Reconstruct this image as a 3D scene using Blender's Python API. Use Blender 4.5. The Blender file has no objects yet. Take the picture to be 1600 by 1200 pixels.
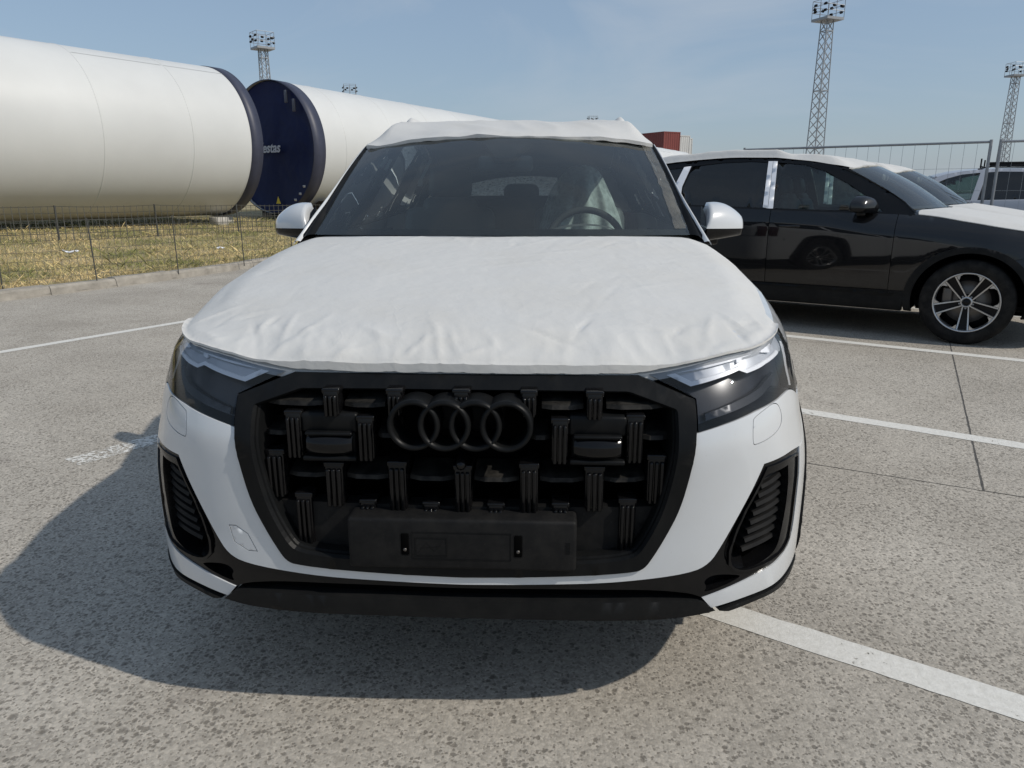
import bpy, bmesh, math, random, bisect
from mathutils import Vector, Matrix, noise
from mathutils.geometry import delaunay_2d_cdt
import numpy as np

random.seed(7)
scene = bpy.context.scene
COL = scene.collection

# ------------------------------------------------------------------ camera
F_PX = 1160.0
PITCH = math.atan(303.0 / F_PX)
YAW = 0.0505
cam = bpy.data.cameras.new('camera')
cam.sensor_fit = 'HORIZONTAL'; cam.sensor_width = 36.0
cam.lens = 36.0 * F_PX / 1600.0
cam.clip_start = 0.05; cam.clip_end = 2000
camo = bpy.data.objects.new('camera', cam); COL.objects.link(camo)
camo.location = (0.206, -1.64, 1.37)
camo.rotation_euler = (math.pi / 2 - PITCH, 0.0019, YAW)
scene.camera = camo

# ------------------------------------------------------------------ sun, sky, exposure
SUN_DIR = Vector((1.0, -0.36, 1.02)).normalized()
sun = bpy.data.lights.new('sun', 'SUN'); sun.energy = 2.9; sun.angle = math.radians(0.8); sun.color = (1.0, 0.94, 0.85)
suno = bpy.data.objects.new('sun', sun); COL.objects.link(suno)
suno.rotation_euler = SUN_DIR.to_track_quat('Z', 'Y').to_euler()
world = bpy.data.worlds.new('World'); scene.world = world; world.use_nodes = True
wn = world.node_tree.nodes; wl = world.node_tree.links
sky = wn.new('ShaderNodeTexSky'); sky.sky_type = 'NISHITA'; sky.sun_disc = False
sky.sun_elevation = math.asin(SUN_DIR.z); sky.sun_rotation = math.atan2(SUN_DIR.x, SUN_DIR.y)
sky.air_density = 1.1; sky.dust_density = 1.0; sky.ozone_density = 1.6; sky.altitude = 0
tc = wn.new('ShaderNodeTexCoord')
mp = wn.new('ShaderNodeMapping'); mp.inputs['Scale'].default_value = (1.0, 1.0, 3.2); mp.inputs['Rotation'].default_value = (0.1, 0.25, 0.6)
cn = wn.new('ShaderNodeTexNoise'); cn.inputs['Scale'].default_value = 2.2; cn.inputs['Detail'].default_value = 7; cn.inputs['Roughness'].default_value = 0.55; cn.inputs['Distortion'].default_value = 0.6
cr = wn.new('ShaderNodeMapRange'); cr.inputs['From Min'].default_value = 0.47; cr.inputs['From Max'].default_value = 0.80; cr.inputs['To Max'].default_value = 0.60
hz = wn.new('ShaderNodeMix'); hz.data_type = 'RGBA'; hz.inputs['Factor'].default_value = 0.62; hz.inputs['B'].default_value = (2.3, 3.1, 4.2, 1)
mx = wn.new('ShaderNodeMix'); mx.data_type = 'RGBA'; mx.inputs['B'].default_value = (4.2, 4.6, 5.1, 1)
wl.new(tc.outputs['Generated'], mp.inputs['Vector']); wl.new(mp.outputs[0], cn.inputs['Vector']); wl.new(cn.outputs['Fac'], cr.inputs['Value'])
wl.new(sky.outputs[0], hz.inputs['A']); wl.new(hz.outputs['Result'], mx.inputs['A'])
wl.new(cr.outputs[0], mx.inputs['Factor'])
wl.new(mx.outputs['Result'], wn['Background'].inputs['Color'])
wn['Background'].inputs['Strength'].default_value = 0.113
vs = scene.view_settings
vs.view_transform = 'Standard'; vs.look = 'None'; vs.gamma = 1.0; vs.use_curve_mapping = False; vs.exposure = 0.08

# ------------------------------------------------------------------ materials
MATS = {}
def mat(name, col, rough=0.5, metal=0.0, coat=0.0, var=0.0, vscale=8.0, bump=0.0, bscale=60.0, bdist=0.002, spec=0.5, detail=4.0, rvar=0.0):
    if name in MATS: return MATS[name]
    m = bpy.data.materials.new(name); m.use_nodes = True; nt = m.node_tree; b = nt.nodes['Principled BSDF']
    b.inputs['Base Color'].default_value = (*col, 1); b.inputs['Roughness'].default_value = rough; b.inputs['Metallic'].default_value = metal
    b.inputs['Specular IOR Level'].default_value = spec
    if coat: b.inputs['Coat Weight'].default_value = coat; b.inputs['Coat Roughness'].default_value = 0.04
    if var or bump or rvar:
        t = nt.nodes.new('ShaderNodeTexCoord')
    if var or rvar:
        n = nt.nodes.new('ShaderNodeTexNoise'); n.inputs['Scale'].default_value = vscale; n.inputs['Detail'].default_value = 6; n.inputs['Roughness'].default_value = 0.6
        nt.links.new(t.outputs['Object'], n.inputs['Vector'])
        if var:
            r = nt.nodes.new('ShaderNodeMapRange'); r.inputs['From Min'].default_value = 0.25; r.inputs['From Max'].default_value = 0.75
            r.inputs['To Min'].default_value = 1 - var; r.inputs['To Max'].default_value = 1 + var
            h = nt.nodes.new('ShaderNodeHueSaturation'); h.inputs['Color'].default_value = (*col, 1)
            nt.links.new(n.outputs['Fac'], r.inputs['Value']); nt.links.new(r.outputs[0], h.inputs['Value']); nt.links.new(h.outputs[0], b.inputs['Base Color'])
        if rvar:
            r2 = nt.nodes.new('ShaderNodeMapRange'); r2.inputs['From Min'].default_value = 0.3; r2.inputs['From Max'].default_value = 0.7
            r2.inputs['To Min'].default_value = max(0, rough - rvar); r2.inputs['To Max'].default_value = rough + rvar
            nt.links.new(n.outputs['Fac'], r2.inputs['Value']); nt.links.new(r2.outputs[0], b.inputs['Roughness'])
    if bump:
        n2 = nt.nodes.new('ShaderNodeTexNoise'); n2.inputs['Scale'].default_value = bscale; n2.inputs['Detail'].default_value = detail
        bp = nt.nodes.new('ShaderNodeBump'); bp.inputs['Strength'].default_value = bump; bp.inputs['Distance'].default_value = bdist
        nt.links.new(t.outputs['Object'], n2.inputs['Vector']); nt.links.new(n2.outputs['Fac'], bp.inputs['Height']); nt.links.new(bp.outputs[0], b.inputs['Normal'])
    MATS[name] = m
    return m

def dusty(name, col, rough, coat=0.0, spec=0.5, dust=(0.20, 0.185, 0.16), amount=0.25, scale=9.0, bump=0.0, streak=1.0):
    """a surface with a thin, uneven coat of dust and small specks"""
    if name in MATS: return MATS[name]
    m = mat(name, col, rough, coat=coat, spec=spec); nt = m.node_tree; b = nt.nodes['Principled BSDF']
    t = nt.nodes.new('ShaderNodeTexCoord')
    mp_ = nt.nodes.new('ShaderNodeMapping'); mp_.inputs['Scale'].default_value = (1, 1, streak)
    n = nt.nodes.new('ShaderNodeTexNoise'); n.inputs['Scale'].default_value = scale; n.inputs['Detail'].default_value = 8; n.inputs['Roughness'].default_value = 0.65
    n3 = nt.nodes.new('ShaderNodeTexNoise'); n3.inputs['Scale'].default_value = 160; n3.inputs['Detail'].default_value = 2
    r = nt.nodes.new('ShaderNodeMapRange'); r.inputs['From Min'].default_value = 0.42; r.inputs['From Max'].default_value = 0.75; r.inputs['To Max'].default_value = amount
    r3 = nt.nodes.new('ShaderNodeMapRange'); r3.inputs['From Min'].default_value = 0.70; r3.inputs['From Max'].default_value = 0.76; r3.inputs['To Max'].default_value = min(1, amount * 1.6)
    mxm = nt.nodes.new('ShaderNodeMath'); mxm.operation = 'MAXIMUM'
    mc = nt.nodes.new('ShaderNodeMix'); mc.data_type = 'RGBA'; mc.inputs['A'].default_value = (*col, 1); mc.inputs['B'].default_value = (*dust, 1)
    mr = nt.nodes.new('ShaderNodeMapRange'); mr.inputs['To Min'].default_value = rough; mr.inputs['To Max'].default_value = 0.8
    L = nt.links.new
    L(t.outputs['Object'], mp_.inputs[0]); L(mp_.outputs[0], n.inputs['Vector']); L(t.outputs['Object'], n3.inputs['Vector'])
    L(n.outputs['Fac'], r.inputs['Value']); L(n3.outputs['Fac'], r3.inputs['Value']); L(r.outputs[0], mxm.inputs[0]); L(r3.outputs[0], mxm.inputs[1])
    L(mxm.outputs[0], mc.inputs['Factor']); L(mc.outputs['Result'], b.inputs['Base Color']); L(mxm.outputs[0], mr.inputs['Value']); L(mr.outputs[0], b.inputs['Roughness'])
    if bump:
        n2 = nt.nodes.new('ShaderNodeTexNoise'); n2.inputs['Scale'].default_value = 700; n2.inputs['Detail'].default_value = 1
        bp = nt.nodes.new('ShaderNodeBump'); bp.inputs['Strength'].default_value = bump; bp.inputs['Distance'].default_value = 0.0006
        L(t.outputs['Object'], n2.inputs['Vector']); L(n2.outputs['Fac'], bp.inputs['Height']); L(bp.outputs[0], b.inputs['Normal'])
    return m

def glassmat(name, tint, refl=1.0, rough=0.0, dust=0.0, ior=1.62):
    """thin glass: tinted see-through plus mirror reflection rising with angle"""
    if name in MATS: return MATS[name]
    m = bpy.data.materials.new(name); m.use_nodes = True; nt = m.node_tree; nt.nodes.clear(); L = nt.links.new
    o = nt.nodes.new('ShaderNodeOutputMaterial'); tr = nt.nodes.new('ShaderNodeBsdfTransparent'); tr.inputs[0].default_value = (*tint, 1)
    gl = nt.nodes.new('ShaderNodeBsdfGlossy'); gl.inputs['Roughness'].default_value = rough; gl.inputs['Color'].default_value = (refl, refl, refl, 1)
    lw = nt.nodes.new('ShaderNodeFresnel'); lw.inputs['IOR'].default_value = ior
    ms = nt.nodes.new('ShaderNodeMixShader'); L(lw.outputs[0], ms.inputs[0]); L(tr.outputs[0], ms.inputs[1]); L(gl.outputs[0], ms.inputs[2])
    last = ms
    if dust:
        t = nt.nodes.new('ShaderNodeTexCoord'); n = nt.nodes.new('ShaderNodeTexNoise'); n.inputs['Scale'].default_value = 5; n.inputs['Detail'].default_value = 8
        r = nt.nodes.new('ShaderNodeMapRange'); r.inputs['From Min'].default_value = 0.3; r.inputs['From Max'].default_value = 0.8; r.inputs['To Min'].default_value = dust * .6; r.inputs['To Max'].default_value = dust
        df = nt.nodes.new('ShaderNodeBsdfDiffuse'); df.inputs[0].default_value = (0.30, 0.335, 0.32, 1)  # grey-green veil: thin dust plus sky reflection painted as diffuse haze
        m2 = nt.nodes.new('ShaderNodeMixShader'); L(t.outputs['Object'], n.inputs['Vector']); L(n.outputs['Fac'], r.inputs['Value']); L(r.outputs[0], m2.inputs[0])
        L(ms.outputs[0], m2.inputs[1]); L(df.outputs[0], m2.inputs[2]); last = m2
    L(last.outputs[0], o.inputs[0])
    MATS[name] = m
    return m

M_WHITE = dusty('paint_white', (0.57, 0.585, 0.595), 0.28, coat=0.9, dust=(0.45, 0.42, 0.37), amount=0.16, scale=4.0)
M_BLACK = mat('paint_black', (0.003, 0.0032, 0.004), 0.5, coat=1.0, spec=0.1)
M_SILVER = mat('paint_silver', (0.42, 0.43, 0.46), 0.45, metal=0.15, coat=0.6)
M_DARK2 = mat('paint_anthracite', (0.012, 0.013, 0.016), 0.5, coat=1.0, spec=0.1)
M_FRAME = dusty('satin_black_plastic', (0.006, 0.0065, 0.007), 0.36, amount=0.028, scale=14, bump=0.25, streak=0.4, spec=0.12)
M_GLOSS = dusty('gloss_black_plastic', (0.004, 0.004, 0.0045), 0.12, spec=0.28, amount=0.012, scale=18)
M_MATTE = dusty('matte_black_plastic', (0.0095, 0.0095, 0.0098), 0.55, amount=0.05, scale=20, bump=0.5, spec=0.12)
M_SLAT = dusty('dusty_black_plastic', (0.010, 0.0098, 0.0095), 0.5, amount=0.20, scale=22, spec=0.12)
M_VOID = mat('unlit_black', (0.003, 0.003, 0.003), 0.9, spec=0.0)
M_CLAD = dusty('grey_black_cladding', (0.009, 0.0095, 0.010), 0.5, amount=0.04, scale=10, bump=0.5, spec=0.12)
M_RUBBER = dusty('tyre_rubber', (0.011, 0.011, 0.011), 0.75, amount=0.10, scale=16, spec=0.12)
M_RIM = mat('machined_alloy', (0.52, 0.52, 0.52), 0.28, metal=0.9)
M_RIMB = mat('black_alloy', (0.006, 0.006, 0.007), 0.35, spec=0.2)
M_DISC = mat('brake_iron', (0.13, 0.12, 0.11), 0.45, metal=0.7)
M_WSGLASS = glassmat('windshield_glass', (0.84, 0.93, 0.90), dust=0.06)  # dust amount also paints an even sky-reflection haze over the glass
M_TINT = glassmat('privacy_glass', (0.05, 0.055, 0.06), dust=0.02)
M_SIDEGLASS = glassmat('side_glass', (0.50, 0.60, 0.57), dust=0.03)
M_LENS = glassmat('headlight_lens', (0.93, 0.94, 0.96), dust=0.03, ior=1.38, refl=0.75)
M_DRLHOUSE = mat('lamp_reflector_grey', (0.55, 0.57, 0.60), 0.3, metal=0.2)
M_DRL = mat('lamp_guide_white', (0.92, 0.93, 0.95), 0.25)
M_LAMPDARK = mat('lamp_housing_dark', (0.018, 0.019, 0.024), 0.3)
M_INT = mat('interior_charcoal', (0.022, 0.022, 0.023), 0.75, bump=0.2, bscale=300)
M_SEAT = mat('seat_leather', (0.12, 0.12, 0.125), 0.5, bump=0.15, bscale=120)
M_DASH = mat('dashboard_grey', (0.10, 0.103, 0.105), 0.65)
M_FILMW = mat('white_film', (0.78, 0.79, 0.82), 0.4)
M_STEEL = mat('galvanised_steel', (0.28, 0.29, 0.30), 0.5, metal=0.5, var=0.15)

def paper_mat(name, col):
    m = mat(name, col, 0.62, spec=0.3); nt = m.node_tree; b = nt.nodes['Principled BSDF']; L = nt.links.new
    t = nt.nodes.new('ShaderNodeTexCoord')
    # crumple: soft creases at two sizes
    v = nt.nodes.new('ShaderNodeTexNoise'); v.inputs['Scale'].default_value = 9; v.inputs['Detail'].default_value = 5; v.inputs['Distortion'].default_value = 1.6
    try: v.noise_type = 'RIDGED_MULTIFRACTAL'
    except Exception: pass
    n = nt.nodes.new('ShaderNodeTexNoise'); n.inputs['Scale'].default_value = 55; n.inputs['Detail'].default_value = 5; n.inputs['Roughness'].default_value = 0.6
    fib = nt.nodes.new('ShaderNodeTexNoise'); fib.inputs['Scale'].default_value = 420; fib.inputs['Detail'].default_value = 2
    b1 = nt.nodes.new('ShaderNodeBump'); b1.inputs['Strength'].default_value = 0.06; b1.inputs['Distance'].default_value = 0.006
    wv = nt.nodes.new('ShaderNodeTexNoise'); wv.inputs['Scale'].default_value = 4; wv.inputs['Detail'].default_value = 3
    wa = nt.nodes.new('ShaderNodeMix'); wa.data_type = 'VECTOR'; wa.inputs['Factor'].default_value = 0.28
    L(t.outputs['Object'], wv.inputs['Vector']); L(t.outputs['Object'], wa.inputs['A']); L(wv.outputs['Color'], wa.inputs['B'])
    vc = nt.nodes.new('ShaderNodeTexVoronoi'); vc.inputs['Scale'].default_value = 13; vc.distance = 'MANHATTAN'; L(wa.outputs['Result'], vc.inputs['Vector'])
    b0 = nt.nodes.new('ShaderNodeBump'); b0.inputs['Strength'].default_value = 0.10; b0.inputs['Distance'].default_value = 0.010
    L(vc.outputs['Distance'], b0.inputs['Height']); L(b0.outputs[0], b1.inputs['Normal'])
    b2 = nt.nodes.new('ShaderNodeBump'); b2.inputs['Strength'].default_value = 0.5; b2.inputs['Distance'].default_value = 0.002
    b3 = nt.nodes.new('ShaderNodeBump'); b3.inputs['Strength'].default_value = 0.2; b3.inputs['Distance'].default_value = 0.0006
    ve = nt.nodes.new('ShaderNodeTexVoronoi'); ve.feature = 'DISTANCE_TO_EDGE'; ve.inputs['Scale'].default_value = 7.5; L(wa.outputs['Result'], ve.inputs['Vector'])
    vr = nt.nodes.new('ShaderNodeMapRange'); vr.inputs['From Max'].default_value = 0.05; vr.inputs['To Min'].default_value = 1.0; vr.inputs['To Max'].default_value = 0.0
    vn = nt.nodes.new('ShaderNodeTexNoise'); vn.inputs['Scale'].default_value = 3.1; vn.inputs['Detail'].default_value = 3
    vm = nt.nodes.new('ShaderNodeMapRange'); vm.inputs['From Min'].default_value = 0.48; vm.inputs['From Max'].default_value = 0.62
    vx = nt.nodes.new('ShaderNodeMath'); vx.operation = 'MULTIPLY'
    L(ve.outputs['Distance'], vr.inputs['Value']); L(t.outputs['Object'], vn.inputs['Vector']); L(vn.outputs['Fac'], vm.inputs['Value']); L(vr.outputs[0], vx.inputs[0]); L(vm.outputs[0], vx.inputs[1])
    bc = nt.nodes.new('ShaderNodeBump'); bc.inputs['Strength'].default_value = 0.10; bc.inputs['Distance'].default_value = 0.003
    L(vx.outputs[0], bc.inputs['Height']); L(bc.outputs[0], b0.inputs['Normal'])
    for q in (v, n, fib): L(t.outputs['Object'], q.inputs['Vector'])
    L(v.outputs[0], b1.inputs['Height']); L(n.outputs['Fac'], b2.inputs['Height']); L(fib.outputs['Fac'], b3.inputs['Height'])
    L(b1.outputs[0], b2.inputs['Normal']); L(b2.outputs[0], b3.inputs['Normal']); L(b3.outputs[0], b.inputs['Normal'])
    st = nt.nodes.new('ShaderNodeTexNoise'); st.inputs['Scale'].default_value = 3.5; st.inputs['Detail'].default_value = 7; st.inputs['Roughness'].default_value = 0.65
    r = nt.nodes.new('ShaderNodeMapRange'); r.inputs['From Min'].default_value = 0.45; r.inputs['From Max'].default_value = 0.8; r.inputs['To Max'].default_value = 0.35
    mc = nt.nodes.new('ShaderNodeMix'); mc.data_type = 'RGBA'; mc.inputs['A'].default_value = (*col, 1); mc.inputs['B'].default_value = (0.50, 0.47, 0.41, 1)
    L(t.outputs['Object'], st.inputs['Vector']); L(st.outputs['Fac'], r.inputs['Value']); L(r.outputs[0], mc.inputs['Factor']); L(mc.outputs['Result'], b.inputs['Base Color'])
    return m
M_PAPER = paper_mat('protective_fleece', (0.565, 0.56, 0.54))

# ------------------------------------------------------------------ mesh helpers
def tag(o, label=None, cat=None, group=None, kind=None):
    if label: o['label'] = label
    if cat: o['category'] = cat
    if group: o['group'] = group
    if kind: o['kind'] = kind
    return o

def mesh_obj(name, verts, faces, material, parent=None, smooth=False):
    me = bpy.data.meshes.new(name)
    me.from_pydata([tuple(v) for v in verts], [], faces)
    if material: me.materials.append(material)
    if smooth is True: me.polygons.foreach_set('use_smooth', [True] * len(me.polygons))
    elif smooth: me.polygons.foreach_set('use_smooth', list(smooth))
    me.update()
    o = bpy.data.objects.new(name, me); COL.objects.link(o)
    if parent: o.parent = parent
    return o

def empty(name, loc=(0, 0, 0), rz=0.0):
    o = bpy.data.objects.new(name, None); COL.objects.link(o); o.location = loc; o.rotation_euler = (0, 0, rz); o.empty_display_size = 0.2
    return o

class MB:
    def __init__(s): s.v = []; s.f = []; s.sm = []
    def add(s, verts, faces, smooth=False):
        n = len(s.v); s.v += [tuple(v) for v in verts]; s.f += [tuple(i + n for i in f) for f in faces]; s.sm += [smooth] * len(faces); return s
    def box(s, lo, hi, M=None):
        x0, y0, z0 = lo; x1, y1, z1 = hi
        v = [(x0, y0, z0), (x1, y0, z0), (x1, y1, z0), (x0, y1, z0), (x0, y0, z1), (x1, y0, z1), (x1, y1, z1), (x0, y1, z1)]
        if M: v = [M @ Vector(p) for p in v]
        return s.add(v, [(0, 3, 2, 1), (4, 5, 6, 7), (0, 1, 5, 4), (1, 2, 6, 5), (2, 3, 7, 6), (3, 0, 4, 7)])
    def rbox(s, lo, hi, r=0.01, seg=2, M=None):
        bm = bmesh.new(); bmesh.ops.create_cube(bm, size=1)
        for v in bm.verts:
            v.co = Vector([(lo[i] + hi[i]) / 2 + v.co[i] * (hi[i] - lo[i]) for i in range(3)])
        bmesh.ops.bevel(bm, geom=bm.edges[:], offset=r, segments=seg, affect='EDGES', profile=0.5)
        if M: bmesh.ops.transform(bm, matrix=M, verts=bm.verts)
        bm.verts.index_update()
        s.add([v.co[:] for v in bm.verts], [[v.index for v in f.verts] for f in bm.faces], True); bm.free(); return s
    def tube(s, p0, p1, r, n=6, cap=True, r1=None):
        p0 = Vector(p0); p1 = Vector(p1); d = (p1 - p0).normalized(); a = d.orthogonal().normalized(); b = d.cross(a); r1 = r if r1 is None else r1
        v = []
        for p, q in ((p0, r), (p1, r1)):
            for k in range(n):
                t = 2 * math.pi * k / n; v.append(p + a * math.cos(t) * q + b * math.sin(t) * q)
        f = [(k, (k + 1) % n, n + (k + 1) % n, n + k) for k in range(n)]
        s.add(v, f, n > 5)
        if cap: s.add(v, [tuple(range(n - 1, -1, -1)), tuple(range(n, 2 * n))])
        return s
    def lathe(s, prof, n=48, axis='x', M=None, closed=False):
        # prof: list of (axial, radius)
        v = []
        for k in range(n):
            t = 2 * math.pi * k / n; c, sn = math.cos(t), math.sin(t)
            for a, r in prof:
                p = (a, r * c, r * sn) if axis == 'x' else ((r * c, r * sn, a) if axis == 'z' else (r * sn, a, r * c))
                v.append(M @ Vector(p) if M else p)
        m = len(prof); f = []
        for k in range(n):
            k2 = (k + 1) % n
            for j in range(m if closed else m - 1):
                j2 = (j + 1) % m
                f.append((k * m + j, k * m + j2, k2 * m + j2, k2 * m + j))
        return s.add(v, f, True)
    def grid(s, fn, nu, nv, smooth=True, flip=False):
        v = [fn(i / (nu - 1), j / (nv - 1)) for i in range(nu) for j in range(nv)]
        f = []
        for i in range(nu - 1):
            for j in range(nv - 1):
                q = (i * nv + j, (i + 1) * nv + j, (i + 1) * nv + j + 1, i * nv + j + 1); f.append(q[::-1] if flip else q)
        return s.add(v, f, smooth)
    def prism(s, poly, fn0, fn1):
        n = len(poly); v = [fn0(*p) for p in poly] + [fn1(*p) for p in poly]
        f = [tuple(range(n)), tuple(range(2 * n - 1, n - 1, -1))] + [(k, n + k, n + (k + 1) % n, (k + 1) % n) for k in range(n)]
        return s.add(v, f)
    def build(s, name, material, parent=None, mirror=False, fixn=False):
        v = s.v; f = s.f
        if mirror: v = [(-a, b, c) for a, b, c in v]; f = [q[::-1] for q in f]
        o = mesh_obj(name, v, f, material, parent, s.sm)
        if fixn:
            bm = bmesh.new(); bm.from_mesh(o.data); bmesh.ops.recalc_face_normals(bm, faces=bm.faces); bm.to_mesh(o.data); bm.free()
        return o

def chaikin(poly, it):
    for _ in range(it):
        out = []; n = len(poly)
        for i, p in enumerate(poly):
            q = poly[(i + 1) % n]; a = poly[i - 1]
            if len(p) > 2: out.append(p); continue
            out.append((p[0] * .75 + a[0] * .25, p[1] * .75 + a[1] * .25)); out.append((p[0] * .75 + q[0] * .25, p[1] * .75 + q[1] * .25))
        poly = out
    return poly
def densify(poly, g):
    out = []
    for i, p in enumerate(poly):
        q = poly[(i + 1) % len(poly)]; d = math.hypot(q[0] - p[0], q[1] - p[1]); n = max(1, int(math.ceil(d / g)))
        if d < 1e-6: continue
        for k in range(n): out.append((p[0] + (q[0] - p[0]) * k / n, p[1] + (q[1] - p[1]) * k / n))
    return out
def pip(poly, X, Y):
    P = np.array([(p[0], p[1]) for p in poly]); ins = np.zeros(X.shape, bool); n = len(P); j = n - 1
    for i in range(n):
        xi, yi = P[i]; xj, yj = P[j]
        c = ((yi > Y) != (yj > Y)); 
        if yj != yi: ins ^= c & (X < (xj - xi) * (Y - yi) / (yj - yi) + xi)
        j = i
    return ins
def fill2d(outline, holes, g):
    loops = [outline] + list(holes); pts = []; edges = []
    for lp in loops:
        n0 = len(pts); pts += lp; edges += [(n0 + i, n0 + (i + 1) % len(lp)) for i in range(len(lp))]
    B = np.array(pts); lo = B.min(0); hi = B.max(0)
    xs = np.arange(lo[0] + g * .5, hi[0], g); ys = np.arange(lo[1] + g * .5, hi[1], g)
    if len(xs) and len(ys):
        X, Y = np.meshgrid(xs, ys); X = X.copy(); X[1::2] += g * .5; X = X.ravel(); Y = Y.ravel()
        k = pip(outline, X, Y)
        for h in holes: k &= ~pip(h, X, Y)
        X = X[k]; Y = Y[k]
        if len(X):
            d = np.full(len(X), 9.)
            for i in range(0, len(B), 64):
                d = np.minimum(d, np.sqrt((X[:, None] - B[None, i:i + 64, 0]) ** 2 + (Y[:, None] - B[None, i:i + 64, 1]) ** 2).min(1))
            k = d > g * .45; pts = pts + list(zip(X[k], Y[k]))
    vo, _, fo, *_ = delaunay_2d_cdt([Vector(p) for p in pts], edges, [], 0, 1e-6)
    V = np.array([(v.x, v.y) for v in vo]); Fc = np.array([list(f) for f in fo if len(f) == 3])
    c = V[Fc].mean(1); k = pip(outline, c[:, 0], c[:, 1])
    for h in holes: k &= ~pip(h, c[:, 0], c[:, 1])
    return [tuple(v) for v in V], [tuple(int(i) for i in f) for f in Fc[k]]

def panel(name, outline, surf, material, parent, off=0.0, thick=0.012, g=0.04, holes=(), ck=0, edge=0.0012, mirror=False, both=False):
    o2 = densify(chaikin(outline, ck), g * .7); h2 = [densify(chaikin(h, ck), g * .5) for h in holes]
    V, Fc = fill2d(o2, h2, g)
    # boundary edges
    cnt = {}
    for f in Fc:
        for a, b in ((f[0], f[1]), (f[1], f[2]), (f[2], f[0])): cnt.setdefault((min(a, b), max(a, b)), []).append((a, b))
    be = [e[0] for e in cnt.values() if len(e) == 1]; bv = set(i for e in be for i in e)
    v3 = [Vector(surf(p[0], p[1], off - (edge if i in bv else 0))) for i, p in enumerate(V)]
    # orientation
    s_ = 0
    for f in Fc[:: max(1, len(Fc) // 40)]:
        n = (v3[f[1]] - v3[f[0]]).cross(v3[f[2]] - v3[f[0]]); m = V[f[0]]
        s_ += n.dot(Vector(surf(m[0], m[1], off + .02)) - Vector(surf(m[0], m[1], off)))
    fl = s_ < 0
    mb = MB(); mb.add(v3, [f[::-1] if fl else f for f in Fc], True)
    if thick:
        idx = {}; rv = []
        for i in bv:
            idx[i] = len(rv); rv.append(v3[i]); rv.append(Vector(surf(V[i][0], V[i][1], off - thick)))
        rf = []
        for a, b in be:
            q = (idx[a], idx[a] + 1, idx[b] + 1, idx[b]); rf.append(q[::-1] if fl else q)
        mb.add(rv, rf, False)
    if both:
        return mb.build(name, material, parent), mb.build(name, material, parent, mirror=True)
    return mb.build(name, material, parent, mirror=mirror)

def copy_tree(o, parent=None):
    c = o.copy(); COL.objects.link(c); c.parent = parent
    for ch in list(o.children): copy_tree(ch, c)
    return c

# ------------------------------------------------------------------ car body surface: s = distance round the plan outline from the nose, z = height
PLAN=[(0,0),(.2,.004),(.4,.014),(.6,.045),(.72,.092),(.8135,.155),(.89,.265),(.9537,.45),(.980,.65),(.985,.92),(.985,1.5),(.985,2.1),(.985,2.7),(.985,3.3),(.982,3.92),(.96,4.4),(.90,4.75),(.80,4.93),(.6,5.02),(.3,5.06),(0,5.07)]
def _dense():
    P=[(-PLAN[1][0],PLAN[1][1])]+PLAN+[(-PLAN[-2][0],PLAN[-2][1])]
    out=[]
    for i in range(1,len(P)-2):
        p0,p1,p2,p3=P[i-1:i+3]
        def tj(ti,a,b): return ti+math.hypot(b[0]-a[0],b[1]-a[1])**.5
        t0=0;t1=tj(t0,p0,p1);t2=tj(t1,p1,p2);t3=tj(t2,p2,p3)
        n=24
        for k in range(n):
            t=t1+(t2-t1)*k/n
            q=[]
            for c in (0,1):
                A1=(t1-t)/(t1-t0)*p0[c]+(t-t0)/(t1-t0)*p1[c]
                A2=(t2-t)/(t2-t1)*p1[c]+(t-t1)/(t2-t1)*p2[c]
                A3=(t3-t)/(t3-t2)*p2[c]+(t-t2)/(t3-t2)*p3[c]
                B1=(t2-t)/(t2-t0)*A1+(t-t0)/(t2-t0)*A2
                B2=(t3-t)/(t3-t1)*A2+(t-t1)/(t3-t1)*A3
                q.append((t2-t)/(t2-t1)*B1+(t-t1)/(t2-t1)*B2)
            out.append(tuple(q))
    out.append(PLAN[-1]);return out
DP=_dense()
DS=[0]
for a,b in zip(DP,DP[1:]): DS.append(DS[-1]+math.hypot(b[0]-a[0],b[1]-a[1]))
SMAX=DS[-1]
def lerp_tab(tab,v):
    if v<=tab[0][0]: return tab[0][1]
    for (a,b),(c,d) in zip(tab,tab[1:]):
        if v<=c: return b+(d-b)*(v-a)/(c-a)
    return tab[-1][1]
def herm(tab,v):
    n=len(tab)
    if v<=tab[0][0]: return tab[0][1]
    if v>=tab[-1][0]: return tab[-1][1]
    for i in range(n-1):
        if v<=tab[i+1][0]: break
    def sl(k):
        if k<=0 or k>=n-1: return 0.
        a=(tab[k][1]-tab[k-1][1])/(tab[k][0]-tab[k-1][0]);b=(tab[k+1][1]-tab[k][1])/(tab[k+1][0]-tab[k][0])
        return 0. if a*b<=0 else 2*a*b/(a+b)
    x0,y0=tab[i];x1,y1=tab[i+1];h=x1-x0;t=(v-x0)/h;m0=sl(i)*h;m1=sl(i+1)*h
    return y0*(2*t**3-3*t*t+1)+m0*(t**3-2*t*t+t)+y1*(3*t*t-2*t**3)+m1*(t**3-t*t)
DN=[]
for i in range(len(DP)):
    a=DP[max(0,i-4)] if i>=4 else (-DP[4-i][0],DP[4-i][1])
    b=DP[i+4] if i+4<len(DP) else (-DP[2*(len(DP)-1)-i-4][0],DP[2*(len(DP)-1)-i-4][1])
    l=math.hypot(b[0]-a[0],b[1]-a[1]);DN.append(((b[1]-a[1])/l,-(b[0]-a[0])/l))
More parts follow.
